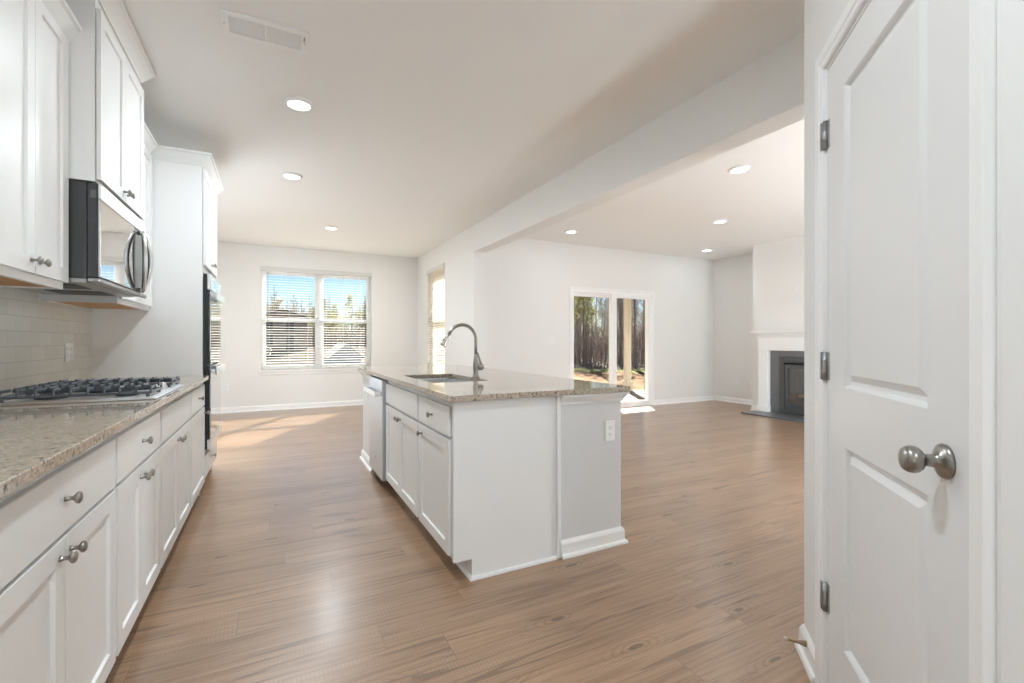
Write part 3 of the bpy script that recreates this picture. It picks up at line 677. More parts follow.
# drawer base at the near end
rt = thing('island_cabinet', (1.06, 2.44, 0), 'white island cabinet with one small drawer over one door, nearest end', 'cabinet', isl_g)
bm = mk(); box(bm, .785, 1.345, 2.135, 2.735, .10, .874); box(bm, .860, 1.345, 2.135, 2.735, 0, .10); mesh('carcass', bm, M['cab'], rt)
bm = mk(); box(bm, .765, .860, IY0, 2.133, .10, .874); box(bm, .860, 1.345, IY0, 2.133, 0, .874); mesh('end_panel', bm, M['cab'], rt)
drawer(FI, 2.185, 2.715, .692, .842, 0, .02, rt, (2.45, .768)); shaker(FI, 2.185, 2.715, .104, .678, 0, .02, rt, (2.645, .632))
# sink base (open carcass)
rt = thing('island_cabinet', (1.06, 3.2, 0), 'wider white island cabinet with knobless drawer front below the sink', 'cabinet', isl_g)
bm = mk(); box(bm, .785, 1.345, 2.737, 2.755, .10, .874); box(bm, .785, 1.345, 3.632, 3.650, .10, .874); box(bm, 1.327, 1.345, 2.755, 3.632, .10, .874); box(bm, .785, 1.327, 2.755, 3.632, .10, .118); box(bm, .785, .803, 2.755, 3.632, .118, .874)
box(bm, .860, 1.345, 2.737, 3.650, 0, .10); mesh('carcass', bm, M['cab'], rt)
drawer(FI, 2.752, 3.635, .692, .842, 0, .02, rt, None, 'false_drawer_front')
shaker(FI, 2.752, 3.192, .104, .678, 0, .02, rt, (3.160, .632)); shaker(FI, 3.195, 3.635, .104, .678, 0, .02, rt, (3.228, .632))
# dishwasher
dw = thing('dishwasher', (1.05, 3.93, 0), 'stainless dishwasher with bar handle at the far end of the island', 'dishwasher')
bm = mk(); box(bm, .80, 1.34, 3.666, 4.222, .06, .868); box(bm, .86, 1.30, 3.68, 4.21, 0, .06); mesh('tub', bm, M['charcoal'], dw)
bm = mk(); box(bm, .745, .797, 3.668, 4.220, .075, .862, .004); wd_ = mesh('door', bm, mat('dishwasher_steel', (.60, .63, .67), .38, 1.0), dw)
bm = mk(); box(bm, .690, .708, 3.70, 4.19, .735, .775, .006, 3)
for y in (3.715, 4.14): box(bm, .7075, .7448, y, y + .035, .738, .772, .003)
mesh('handle', bm, M['steel_b'], wd_)
bm = mk(); box(bm, .7445, .7452, 3.93, 3.96, .20, .225); mesh('badge', bm, M['grey_metal'], wd_)
# far end wall and knee wall behind the cabinets (one drywalled body), trims
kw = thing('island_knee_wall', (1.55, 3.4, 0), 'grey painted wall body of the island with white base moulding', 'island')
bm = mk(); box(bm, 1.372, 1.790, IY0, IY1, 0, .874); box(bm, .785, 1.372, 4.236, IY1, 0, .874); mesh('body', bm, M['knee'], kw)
bm = mk(); box(bm, 1.347, 1.371, IY0 - .012, IY0 + .012, 0, .874, .004); mesh('corner_trim', bm, M['cab'], kw)
CAP = [(0, .822), (.008, .822), (.010, .836), (.022, .852), (.034, .866), (.036, .8745), (0, .8745)]
bm = mk(); sweep(bm, W, [(1.372, IY0), (1.790, IY0), (1.790, IY1), (.785, IY1), (.785, 4.236)], CAP, 'ao', -1); mesh('cap_moulding', bm, M['cab'], kw)
bm = mk(); sweep(bm, W, [(1.372, IY0), (1.790, IY0), (1.790, IY1), (.785, IY1), (.785, 4.236)], BASE, 'ao', -1); mesh('base_moulding', bm, M['cab'], kw)
bm = mk(); sweep(bm, W, [(.860, 2.75), (.860, IY0), (1.346, IY0)], [(0, 0), (.014, 0), (.013, .008), (.008, .014), (0, .016)], 'ao', -1)
mesh('shoe_moulding', bm, M['cab'], kw)
# island worktop with the sink cut-out
def slab_hole(x0, x1, y0, y1, hx0, hx1, hy0, hy1, z0, z1):
    bm = mk(); o = [(x0, y0), (x1, y0), (x1, y1), (x0, y1)]; h = []
    r = .035
    for cx, cy_, st in ((hx0 + r, hy0 + r, 180), (hx1 - r, hy0 + r, 270), (hx1 - r, hy1 - r, 0), (hx0 + r, hy1 - r, 90)):
        h.append([(cx + r * math.cos(R(st + 90 * k / 5)), cy_ + r * math.sin(R(st + 90 * k / 5))) for k in range(6)])
    def v(p, z): return bm.verts.new((*p, z))
    for z in (z0, z1):
        for i in range(4):
            j = (i + 1) % 4
            fs = [v(o[i], z)] + [v(o[j], z)] + [v(h[j][0], z)] + [v(h[i][5], z)]
            bm.faces.new(fs)
            for k in range(5): bm.faces.new([v(o[i], z), v(h[i][k + 1], z), v(h[i][k], z)])
    hole = [p for c in h for p in c]
    for L_ in (o, hole):
        for i in range(len(L_)): j = (i + 1) % len(L_); bm.faces.new([v(L_[i], z0), v(L_[j], z0), v(L_[j], z1), v(L_[i], z1)])
    bmesh.ops.remove_doubles(bm, verts=bm.verts[:], dist=1e-5)
    bmesh.ops.recalc_face_normals(bm, faces=bm.faces[:])
    es = [e for e in bm.edges if len(e.link_faces) == 2 and e.calc_face_angle() > 1.0 and all(abs(v_.co.x - x0) < 1e-4 or abs(v_.co.x - x1) < 1e-4 or abs(v_.co.y - y0) < 1e-4 or abs(v_.co.y - y1) < 1e-4 for v_ in e.verts)]
    bmesh.ops.bevel(bm, geom=es, offset=.003, segments=2, affect='EDGES')
    return bm
HX0, HX1, HY0, HY1 = .875, 1.270, 2.800, 3.550
tag(mesh('countertop', slab_hole(.742, 1.835, 2.078, 4.845, HX0, HX1, HY0, HY1, .876, .906), M['granite']), 'grey speckled granite worktop of the island around the sink', 'countertop')
# undermount sink
sk = thing('kitchen_sink', ((HX0 + HX1) / 2, (HY0 + HY1) / 2, .68), 'stainless undermount sink set in the island worktop', 'sink')
def basin():
    bm = mk(); z1, z0, t = .8750, .69, .004
    def ring(g, z): return [bm.verts.new(p) for p in ((HX0 - g, HY0 - g, z), (HX1 + g, HY0 - g, z), (HX1 + g, HY1 + g, z), (HX0 - g, HY1 + g, z))]
    R_ = [ring(.02, z1), ring(.004, z1), ring(.002, z1 - .01), ring(-.012, z0 + .02), ring(-.03, z0), ]
    O_ = [ring(.02, z1 - .003), ring(.008, z1 - .003), ring(.006, z1 - .012), ring(-.008, z0 + .016), ring(-.028, z0 - .004)]
    for S_ in (R_, O_):
        for A, B in zip(S_, S_[1:]):
            for k in range(4): bm.faces.new((A[k], A[(k + 1) % 4], B[(k + 1) % 4], B[k]))
        bm.faces.new(S_[-1])
    for k in range(4): bm.faces.new((R_[0][k], R_[0][(k + 1) % 4], O_[0][(k + 1) % 4], O_[0][k]))
    return bm
mesh('basin', basin(), M['steel'], sk)
bm = mk(); lathe(bm, ((HX0 + HX1) / 2 + .03, (HY0 + HY1) / 2, .6905), (0, 0, 1), [(0, 0), (.044, 0), (.042, .002), (.030, .001), (0, .001)], 24); mesh('drain', bm, M['nickel'], sk)
# faucet
fx, fy, fz = 1.293, 3.10, .906
fa = thing('kitchen_faucet', (fx, fy, fz), 'brushed nickel gooseneck faucet with pull-down spray head behind the sink', 'faucet')
bm = mk(); lathe(bm, (fx, fy, fz), (0, 0, 1), [(0, 0), (.029, 0), (.029, .004), (.024, .010), (.020, .022), (.0185, .045), (.021, .060), (.0225, .085), (.021, .105), (.0165, .130), (.0128, .160), (.0125, .170), (0, .170)], 24); mesh('base', bm, M['nickel'], fa)
bm = mk(); rc = .105; zc_ = fz + .272; pts = [(fx, fy, fz + .168), (fx, fy, fz + .22), (fx, fy, zc_)]
for k in range(1, 17):
    t = R(155) * k / 16; pts.append((fx - rc + rc * math.cos(t), fy, zc_ + rc * math.sin(t)))
pts = [Vector(p) for p in pts]; dirn = (pts[-1] - pts[-2]).normalized()
tube(bm, pts, .0118, 14); mesh('gooseneck', bm, M['nickel'], fa)
bm = mk(); lathe(bm, pts[-1] + dirn * .001, dirn, [(0, 0), (.0135, 0), (.0140, .02), (.0150, .045), (.0185, .075), (.0225, .095), (.0215, .100), (.014, .101), (0, .101)], 20); sh_ = mesh('spray_head', bm, M['nickel'], fa)
bm = mk(); hp = pts[-1] + dirn * .062; up_ = Vector((-dirn.z, 0, dirn.x)); up_ = up_ if up_.x < 0 else -up_
lathe(bm, hp + up_ * .013, up_, [(0, 0), (.009, 0), (.008, .008), (0, .010)], 12); mesh('spray_button', bm, M['charcoal'], sh_)
bm = mk(); lathe(bm, (fx + .016, fy - .006, fz + .075), (.85, -.5, .05), [(0, 0), (.021, 0), (.0245, .010), (.0235, .030), (.015, .040), (0, .042)], 20)
hb = Vector((fx + .036, fy - .018, fz + .082)); tube(bm, [hb, hb + Vector((-.006, .002, .03)), hb + Vector((-.018, .007, .075)), hb + Vector((-.026, .010, .098))], [.0095, .0080, .0058, .0050], 12)
mesh('lever', bm, M['nickel'], fa)

# ---------------------------------------------------------------- outlets and switches
def plate(name, fr, a, z, label, cat, kind='outlet', w=.070, h=.115):
    rt = thing(name, fr.P(a, 0, z), label, cat)
    bm = mk(); fbox(bm, fr, a - w / 2, a + w / 2, .0005, .006, z - h / 2, z + h / 2, .002); mesh('cover_plate', bm, M['plastic'], rt)
    if kind == 'outlet':
        a_c = a
        for s, a in [(s_, a_c + g_) for g_ in ((0,) if w < .1 else (-.023, .023)) for s_ in (-1, 1)]:
            bm = mk(); c = z + s * .0195
            fbox(bm, fr, a - .016, a + .016, .006, .0075, c - .0135, c + .0135, .0007); r_ = mesh('receptacle', bm, M['plastic'], rt)
            bm = mk(); fbox(bm, fr, a - .0085, a - .0062, .0075, .0079, c - .002, c + .007); fbox(bm, fr, a + .0062, a + .0085, .0075, .0079, c - .001, c + .006); fbox(bm, fr, a - .0022, a + .0022, .0075, .0079, c - .0098, c - .0058)
            mesh('slots', bm, M['slot'], r_)
    elif kind == 'switch':
        n = max(1, int(round(w / .05)) - 0) if w > .08 else 1
        for k in range(n):
            c = a + (k - (n - 1) / 2) * .046
            bm = mk(); fbox(bm, fr, c - .005, c + .005, .006, .016, z - .003, z + .012, .001); fbox(bm, fr, c - .0055, c + .0055, .006, .0068, z - .012, z + .012); mesh('toggle', bm, M['plastic'], rt)
    return rt
FW = Fr((XW + .010, 0, 0), (0, 1, 0), (1, 0, 0))
plate('wall_outlet', FW, 3.79, 1.098, 'white double outlet on the subway tile backsplash behind the cooktop', 'outlet', 'outlet', .125)
FE = Fr((0, IY0, 0), (1, 0, 0), (0, -1, 0))
plate('wall_outlet', FE, 1.707, .655, 'white outlet on the grey near end of the island', 'outlet')
plate('wall_outlet', Fr((.785, 0, 0), (0, 1, 0), (-1, 0, 0)), 4.55, .665, 'white outlet on the island beside the dishwasher', 'outlet')
plate('wall_outlet', FN, -.70, .418, 'white outlet low on the nook wall beside the oven cabinet', 'outlet')
plate('wall_outlet', FL, 6.851, .395, 'white outlet low on the wall right of the patio door', 'outlet')
FR_ = Fr((XR, 0, 0), (0, 1, 0), (-1, 0, 0))
plate('wall_outlet', FR_, 5.906, .385, 'white outlet low on the side wall near the living room corner', 'outlet')
plate('wall_outlet', FR_, 5.56, .385, 'white outlet low on the side wall right beside the chimney breast', 'outlet')
plate('light_switch', FL, 3.984, 1.184, 'white double switch plate left of the patio door', 'switch', 'switch', .118)
plate('light_switch', FS, 6.76, 1.20, 'upper white switch plate on the wall behind the faucet', 'switch', 'switch')
plate('wall_outlet', FS, 6.76, 1.055, 'white plate just below the switch on the wall behind the faucet', 'outlet')
plate('wall_outlet', Fr((7.2, 0, 0), (0, 1, 0), (-1, 0, 0)), 4.375, 1.98, 'small white plate high on the chimney breast above the mantel', 'outlet', 'blank')

# ---------------------------------------------------------------- fireplace
mt = thing('fireplace_mantel', (7.1, FC, 0), 'white fireplace mantel with a shelf on the chimney breast', 'mantel')
XF = 7.198
FM = Fr((XF, 0, 0), (0, 1, 0), (-1, 0, 0)); hw = .745
for s in (-1, 1):
    bm = mk(); lo, hi = sorted((FC + s * hw, FC + s * (hw + .165))); fbox(bm, FM, lo, hi, 0, .085, 0, 1.02, .003); fbox(bm, FM, lo - .008, hi + .008, 0, .093, 0, .13, .003)
    mesh('pilaster', bm, M['trim'], mt)
bm = mk(); fbox(bm, FM, FC - hw - .165, FC + hw + .165, 0, .09, 1.021, 1.235, .003); mesh('frieze', bm, M['trim'], mt)
bm = mk(); fbox(bm, FM, FC - hw - .185, FC + hw + .185, 0, .115, 1.236, 1.262, .004); fbox(bm, FM, FC - hw - .20, FC + hw + .20, 0, .135, 1.263, 1.297, .006); fbox(bm, FM, FC - hw - .235, FC + hw + .235, 0, .185, 1.298, 1.338, .005); mesh('shelf', bm, M['trim'], mt)
sr = thing('fireplace_surround', (7.18, FC, 0), 'dark slate tile surround inside the white mantel', 'surround')
bm = mk()
for s in (-1, 1):
    lo, hi = sorted((FC + s * (hw - .003), FC + s * .585)); fbox(bm, FM, lo, hi, 0, .022, .028, 1.018)
fbox(bm, FM, FC - .585, FC + .585, 0, .022, .928, 1.018); mesh('tile', bm, M['surround'], sr)
ht = mk(); box(ht, 6.72, XF, FC - hw - .20, FC + hw + .20, .0, .024, .003)
# hearth is notched around the pilasters: it stops in front of the mantel legs
ht.free(); ht = mk(); box(ht, 6.72, 7.10, 2.93, 4.995, .001, .024, .002); box(ht, 7.10, XF, FC - hw + .012, FC + hw - .012, .001, .024)
tag(mesh('hearth', ht, M['surround']), 'flat dark slate hearth slab on the floor before the fireplace', 'hearth')
fi = thing('fireplace_insert', (7.4, FC, .03), 'black metal gas fireplace insert with a glass front', 'fireplace')
bm = mk(); g = .58
fbox(bm, FM, FC - g, FC - g + .075, -.30, .045, .03, .925, .003); fbox(bm, FM, FC + g - .075, FC + g, -.30, .045, .03, .925, .003)
fbox(bm, FM, FC - g + .075, FC + g - .075, -.30, .045, .83, .925, .003); fbox(bm, FM, FC - g + .075, FC + g - .075, -.30, .045, .03, .085, .003); fbox(bm, FM, FC - g + .075, FC + g - .075, -.31, -.28, .085, .83)
mesh('housing', bm, M['charcoal'], fi)
bm = mk(); d = .485
fbox(bm, FM, FC - d, FC - d + .045, .0, .052, .17, .805, .003); fbox(bm, FM, FC + d - .045, FC + d, .0, .052, .17, .805, .003); fbox(bm, FM, FC - d + .045, FC + d - .045, .0, .052, .745, .805, .003); fbox(bm, FM, FC - d + .045, FC + d - .045, .0, .052, .17, .215, .003)
fr_ = mesh('door_frame', bm, M['charcoal'], fi)
bm = mk(); fbox(bm, FM, FC - d + .045, FC + d - .045, .020, .026, .215, .745); mesh('glass', bm, M['fireglass'], fr_)
bm = mk(); fbox(bm, FM, FC - d, FC + d, .0, .048, .088, .167, .003); mesh('lower_panel', bm, M['charcoal'], fi)
for k in range(3):
    bm = mk(); y = FC - .2 + k * .19; tube(bm, [(7.30 + .03 * k, y - .16, .27 + .03 * k), (7.32, y, .28 + .03 * k), (7.36 - .02 * k, y + .18, .27 + .025 * k)], [.035, .042, .034], 10); mesh('log', bm, M['log'], fi)

# ---------------------------------------------------------------- ceiling: vent and downlights
vt = thing('ceiling_vent', (-.04, 2.74, CZ), 'white slotted air vent in the kitchen ceiling', 'vent')
vx0, vx1, vy0, vy1 = -.242, .162, 2.645, 2.845
bm = mk(); zt1, zt0 = CZ - .001, CZ - .012
for bx_ in ((vx0, vx1, vy0, vy0 + .032), (vx0, vx1, vy1 - .032, vy1), (vx0, vx0 + .036, vy0 + .032, vy1 - .032), (vx1 - .036, vx1, vy0 + .032, vy1 - .032), (-.046, -.034, vy0 + .032, vy1 - .032)): box(bm, *bx_, zt0, zt1, .002)
mesh('frame', bm, M['trim'], vt)
bm = mk(); n = 8
for k in range(n):
    y = vy0 + .036 + (vy1 - vy0 - .072) * (k + .5) / n
    for s0, s1 in ((vx0 + .036, -.046), (-.034, vx1 - .036)):
        vs = [bm.verts.new(p) for p in ((s0, y - .002, CZ - .0038), (s1, y - .002, CZ - .0038), (s1, y + .005, CZ - .0108), (s0, y + .005, CZ - .0108), (s0, y - .003, CZ - .003), (s1, y - .003, CZ - .003), (s1, y + .004, CZ - .010), (s0, y + .004, CZ - .010))]
        for f in ((0, 1, 2, 3), (4, 7, 6, 5), (0, 4, 5, 1), (3, 2, 6, 7), (0, 3, 7, 4), (1, 5, 6, 2)): bm.faces.new([vs[i] for i in f])
mesh('louvre', bm, M['trim'], vt)
bm = mk(); box(bm, vx0 + .03, vx1 - .03, vy0 + .028, vy1 - .028, CZ - .002, CZ - .001); mesh('duct_backing', bm, mat('duct_grey', (.08, .078, .075), .8), vt)
for x in (vx0 + .015, vx1 - .015):
    bm = mk(); lathe(bm, (x, (vy0 + vy1) / 2, zt0), (0, 0, -1), [(0, 0), (.004, 0), (.003, .002), (0, .0022)], 8); mesh('screw', bm, M['grey_metal'], vt)
bm = mk(); box(bm, vx1 - .024, vx1 - .018, 2.69, 2.72, zt0 - .007, zt0, .001); mesh('damper_lever', bm, M['grey_metal'], vt)

LIGHTS = [((.148, 3.463), 'round flush downlight in the kitchen ceiling nearest the vent'),
          ((.151, 5.001), 'round flush downlight level with the tall oven cabinet, second from the vent'),
          ((.713, 7.035), 'round flush downlight in the nook ceiling before the double window'),
          ((3.875, 2.902), 'round living room downlight closest to the ceiling beam, largest past it'),
          ((3.867, 5.658), 'round living room downlight above the left of the patio door'),
          ((5.323, 4.273), 'round living room downlight middle in line towards the far corner'),
          ((6.791, 5.72), 'round living room downlight in the far corner near the chimney breast'),
          ((.15, .9), 'round flush downlight in the ceiling above the camera'),
          ((.15, -1.2), 'round flush downlight behind the camera'),
          ((5.32, 1.4), 'round living room downlight hidden behind the pantry')]
first = None
lamp_d = bpy.data.lights.new('downlight_lamp', 'AREA'); lamp_d.shape = 'DISK'; lamp_d.size = .13; lamp_d.energy = DOWNLIGHT_W; dim_d = None; lamp_d.color = (.83, .93, 1.0); dim_d = lamp_d.copy(); dim_d.energy = DOWNLIGHT_W * .12
for (x, y), lab in LIGHTS:
    if first is None:
        rt = thing('downlight', (x, y, CZ), lab, 'ceiling light', 'round flush downlights')
        bm = mk(); lathe(bm, (x, y, CZ - .0005), (0, 0, -1), [(.071, 0), (.094, 0), (.094, .006), (.088, .016), (.073, .020), (.071, .018), (.071, 0)], 40); mesh('trim_ring', bm, M['trim'], rt)
        bm = mk(); lathe(bm, (x, y, CZ - .001), (0, 0, -1), [(0, .0), (.070, .0), (.070, .0165), (.05, .0185), (0, .019)], 40); mesh('diffuser', bm, M['lampwhite'], rt)
        lo = bpy.data.objects.new('downlight_lamp', lamp_d); COL.objects.link(lo); lo.parent = rt; lo.location = (0, 0, -.024); first = rt
    else:
        rt = copy_tree(first); rt.location = (x, y, CZ); rt['label'] = lab
        if x > 3:                                    # the living room circuit is dimmed down
            for ch in rt.children:
                if ch.type == 'LIGHT': ch.data = dim_d

# globe fill lamps added out of view to brighten the rooms
for x, y, z, w, lab in ((5.7, .5, .45, FILL_LAMP_W * .95, 'added globe fill lamp hidden behind the pantry, nearer the fireplace'), (4.1, -.4, .45, FILL_LAMP_W * .72, 'added globe fill lamp hidden behind the pantry, nearer the kitchen'),
                        (-.3, -4.6, .75, FILL_LAMP_W * .30, 'added globe fill lamp standing far behind the camera'), (-.86, 5.60, .85, FILL_LAMP_W * .17, 'added globe fill lamp in the nook corner hidden behind the oven cabinet')):
    rt = thing('fill_globe_lamp', (x, y, 0), lab, 'lamp')
    bm = mk(); lathe(bm, (x, y, 0.001), (0, 0, 1), [(0, 0), (.14, 0), (.13, .02), (.012, .03), (.010, z - .175), (0, z - .175)], 20); mesh('stand', bm, M['nickel'], rt)
    bm = mk(); lathe(bm, (x, y, z + .17), (0, 0, -1), [(.0, 0)] + [(.17 * math.sin(R(a)), .17 - .17 * math.cos(R(a))) for a in range(12, 180, 12)] + [(0, .34)], 28); mesh('globe', bm, M['lampwhite'], rt)
    ld = bpy.data.lights.new('fill_globe_light', 'POINT'); ld.energy = w; ld.shadow_soft_size = .19; ld.color = (.85, .94, 1.0) if x > 3 else (.78, .91, 1.0)
    lo = bpy.data.objects.new('fill_globe_light', ld); COL.objects.link(lo); lo.parent = rt; lo.location = (0, 0, z)

# ---------------------------------------------------------------- outside
def sm(a, b, x): t = max(0, min(1, (x - a) / (b - a))); return t * t * (3 - 2 * t)
def gz(x, y):
    s_, c_ = math.sin(R(27.1)), math.cos(R(27.1)); d = x * s_ + y * c_; side = 1 - sm(-.28, -.02, (x * c_ - y * s_) / max(d, 1))
    low = -1.55 * sm(9.6, 24, y) - .3 * sm(24, 36, y) + 2.3 * sm(48, 70, y)
    return -.16 + side * low - (1 - side) * .36 * sm(10, 22, d) + 2.0 * sm(75, 140, y)
bm = mk(); xs = [-90 + 4 * k for k in range(22)] + [k for k in range(-3, 34)] + [34 + 4 * k for k in range(30)]; ys = [8.9, 9.3, 10, 11, 12, 13, 14.5, 16, 17, 18, 19, 20, 21, 22, 23, 24, 25, 26, 27, 28, 30, 34, 38, 43, 48, 54, 60, 66, 72, 80, 95, 115, 140, 180]
grid = [[bm.verts.new((x, y, gz(x, y) + (random.uniform(-.05, .05) if y > 12 else 0))) for x in xs] for y in ys]
for j in range(len(ys) - 1):
    for i in range(len(xs) - 1):
        f = bm.faces.new((grid[j][i], grid[j][i + 1], grid[j + 1][i + 1], grid[j + 1][i])); f.smooth = True
        xm, ym = (xs[i] + xs[i + 1]) / 2, (ys[j] + ys[j + 1]) / 2
        dm = xm * .4555 + ym * .8902; f.material_index = 0 if dm < 25.2 and xm > 3 else (2 if dm < 28.6 and xm > 3 else 1)
o = struct('ground_outside', bm, [M['straw'], M['litter'], M['turf']], 'straw-coloured yard sloping down to the woods', 'ground')
bm = mk(); box(bm, XB, XR + 4, YL + .18, 8.9, -.16, -.05)
struct('trim_2', bm, M['concrete'], 'pale concrete patio slab outside the sliding door', 'patio')
bm = mk(); box(bm, -8, XB, YN + .16, 9.4, -.6, -.17); box(bm, XR + 4, 16, YL + .18, 9.0, -.4, -.16)
struct('ground_foundation', bm, M['litter'], 'bare ground along the foot of the house', 'ground')
bm = mk(); box(bm, 3.9, 11.6, YL + .18, 9.05, 2.58, 2.75); box(bm, 3.9, 11.6, 8.78, 8.98, 2.42, 2.58)
struct('trim_3', bm, M['cream'], 'cream patio roof and beam outside the sliding door', 'patio roof')
pcol = thing('patio_column', (7.74, 8.88, -.05), 'cream square patio column seen through the sliding door', 'column')
bm = mk(); box(bm, 7.665, 7.815, 8.82, 8.94, .20, 2.30, .006); mesh('shaft', bm, M['cream'], pcol)
bm = mk(); box(bm, 7.64, 7.84, 8.79, 8.97, -.05, .20, .008); mesh('plinth', bm, M['cream'], pcol)
bm = mk(); box(bm, 7.64, 7.84, 8.79, 8.97, 2.30, 2.42, .008); mesh('capital', bm, M['cream'], pcol)
sw = thing('patio_side_wall', (7.4, 7.1, -.05), 'cream patio side wall with stacked stone foot, right edge of the glass', 'wall')
bm = mk(); box(bm, 7.13, 7.75, YL + .185, 7.6, .50, 2.58); mesh('siding', bm, M['cream'], sw)
bm = mk(); box(bm, 7.10, 7.78, YL + .185, 7.62, -.05, .50, .01); mesh('stone_foot', bm, M['stone'], sw)

# far houses
def gable_house(name, cx, cy_, w, d, zb, ze, zr, label, wallm, roofm, wins, rot=0.0, cat='house', axis='y'):
    """gable towards the camera; wins: (x0, x1, z0, z1) on the near face"""
    fr = Fr((cx, cy_, zb), (math.cos(rot), math.sin(rot), 0), (math.sin(rot), -math.cos(rot), 0))
    rt = thing(name, (cx, cy_, zb), label, cat)
    bm = mk(); h = w / 2
    P = [(-h, 0), (h, 0), (h, ze), (0, zr), (-h, ze)]
    A = [bm.verts.new(fr.P(a, 0, z)) for a, z in P]; B = [bm.verts.new(fr.P(a, -d, z)) for a, z in P]
    bm.faces.new(A); bm.faces.new(B[::-1])
    for k in range(5): bm.faces.new((A[k], A[(k + 1) % 5], B[(k + 1) % 5], B[k]))
    mesh('wall', bm, wallm, rt)
    bm = mk(); sl = (zr - ze) / h; e = .25
    for s in (-1, 1):
        c = [(0, .22, zr + .02), (s * (h + e), .22, ze - e * sl + .02), (s * (h + e), -d - .22, ze - e * sl + .02), (0, -d - .22, zr + .02)]
        lo_ = [bm.verts.new(fr.P(*p)) for p in c]; hi_ = [bm.verts.new(fr.P(p[0], p[1], p[2] + .14)) for p in c]
        bm.faces.new(lo_); bm.faces.new(hi_[::-1])
        for k in range(4): bm.faces.new((lo_[k], lo_[(k + 1) % 4], hi_[(k + 1) % 4], hi_[k]))
    mesh('roof', bm, roofm, rt)
    for (x0, x1, z0, z1, nm) in wins:
        bm = mk(); fbox(bm, fr, x0, x1, .0, .06, z0, z1); mesh(nm, bm, M['slot'] if nm == 'window' else M['straw'], rt)
    return rt
gable_house('brick_house', 1.0, 66.0, 5.6, 7, gz(1, 66) - .2, 4.3, 5.3, 'tan brick house far off behind the double window blind, left half', M['brick'], M['shingle'],
            [(-2.2, -1.2, .9, 2.1, 'window'), (.3, 1.2, .1, 2.0, 'window'), (.3, 1.2, 2.6, 3.9, 'window'), (-2.2, -1.2, 2.9, 3.9, 'window')])
gable_house('garden_shed', 5.9, 45.0, 2.7, 3.2, gz(5.9, 45), 1.72, 2.85, 'pale garden shed with gabled roof behind the double window blind', M['shedwall'], M['shedroof'], [(.45, 1.05, .0, 1.1, 'door')], 0.12, 'shed')

# trees: a few kinds, copied one by one
def bare_tree_bm(h, r, seed, forks=1.0):
    rnd = random.Random(seed); bm = mk()
    def branch(p, d, L_, r_, depth):
        n = 4; pts = [p]; q = p.copy(); dd = d.copy()
        for k in range(n):
            dd = (dd + Vector((rnd.uniform(-.12, .12), rnd.uniform(-.12, .12), rnd.uniform(0, .10)))).normalized(); q = q + dd * L_ / n; pts.append(q.copy())
        tube(bm, pts, [r_ * (1 - .75 * k / n) for k in range(n + 1)], 5 if depth < 2 else 3, True, False)
        if depth < 3:
            m = (3, 4, 4)[depth]
            for k in range(m):
                t = rnd.uniform(.35, .98); b = pts[min(n, int(t * n))]; az = rnd.uniform(0, 6.28)
                nd = (dd * rnd.uniform(.5, .9) + Vector((math.cos(az), math.sin(az), rnd.uniform(.1, .7))) * .75).normalized()
                branch(b, nd, L_ * rnd.uniform(.42, .62), r_ * (1 - .75 * t) * .7 + .008, depth + 1)
    n = 8; pts = [Vector((0, 0, -.3))]; q = pts[0].copy(); dd = Vector((rnd.uniform(-.04, .04), rnd.uniform(-.04, .04), 1))
    for k in range(n):
        dd = (dd + Vector((rnd.uniform(-.05, .05), rnd.uniform(-.05, .05), .3))).normalized(); q = q + dd * h / n; pts.append(q.copy())
    rad = [r * (1 - .82 * k / n) for k in range(n + 1)]; rad[0] *= 1.3
    tube(bm, pts, rad, 7, True, False)
    for k in range(int(17 * forks)):
        t = rnd.uniform(.30, .98); i = min(n - 1, int(t * n)); b = pts[i].lerp(pts[i + 1], t * n - i); az = rnd.uniform(0, 6.28)
        branch(b, Vector((math.cos(az), math.sin(az), rnd.uniform(.5, 1.3))).normalized(), h * (1.05 - t) * rnd.uniform(.28, .42), rad[i] * .42, 1)
    return bm
def pine_bm(h, r, seed, lo=.38, spread=.2):
    rnd = random.Random(seed); tr = mk(); n = 7; pts = [Vector((rnd.uniform(-.1, .1) * (k > 0), rnd.uniform(-.1, .1) * (k > 0), -.3 + (h + .3) * k / n)) for k in range(n + 1)]
    tube(tr, pts, [r * (1 - .85 * k / n) for k in range(n + 1)], 7, True, False)
    fo = mk()
    for k in range(46):
        t = lo + (1 - lo) * rnd.random() ** .8; z = h * t; az = rnd.uniform(0, 6.28); L_ = h * spread * (1.15 - t) * rnd.uniform(.55, 1.2) + .3
        d = Vector((math.cos(az), math.sin(az), rnd.uniform(.05, .5))).normalized(); p0 = Vector((0, 0, z))
        tube(tr, [p0, p0 + d * L_ * .5, p0 + d * L_], [r * .16, r * .1, .01], 3, True, False)
        for j in range(15):
            c = p0 + d * L_ * rnd.uniform(.35, 1.1) + Vector((rnd.gauss(0, 1), rnd.gauss(0, 1), rnd.gauss(0, .7))) * .22 * (L_ ** .5)
            s = rnd.uniform(.10, .24); u_ = Vector((rnd.gauss(0, 1), rnd.gauss(0, 1), rnd.gauss(0, 1))).normalized(); v_ = u_.orthogonal().normalized()
            fo.faces.new([fo.verts.new(c + u_ * s), fo.verts.new(c + v_ * s * .5), fo.verts.new(c - u_ * s), fo.verts.new(c - v_ * s * .5)])
    return tr, fo
LAB_W = ('slender bare grey tree among the woods beyond the patio', 'bare trees of the woods beyond the patio')
LAB_P = ('olive green pine with a tall trunk among the woods beyond the patio', 'pines of the woods beyond the patio')
LAB_N = ('bare leafless tree on the rise seen through the double window blind', 'bare trees behind the double window')
LAB_O = ('olive green bushy tree on the rise seen through the double window blind', 'green trees behind the double window')
def plant_root(name, lab): return thing(name, (0, 0, 0), lab[0], 'tree', lab[1])
protos = {}
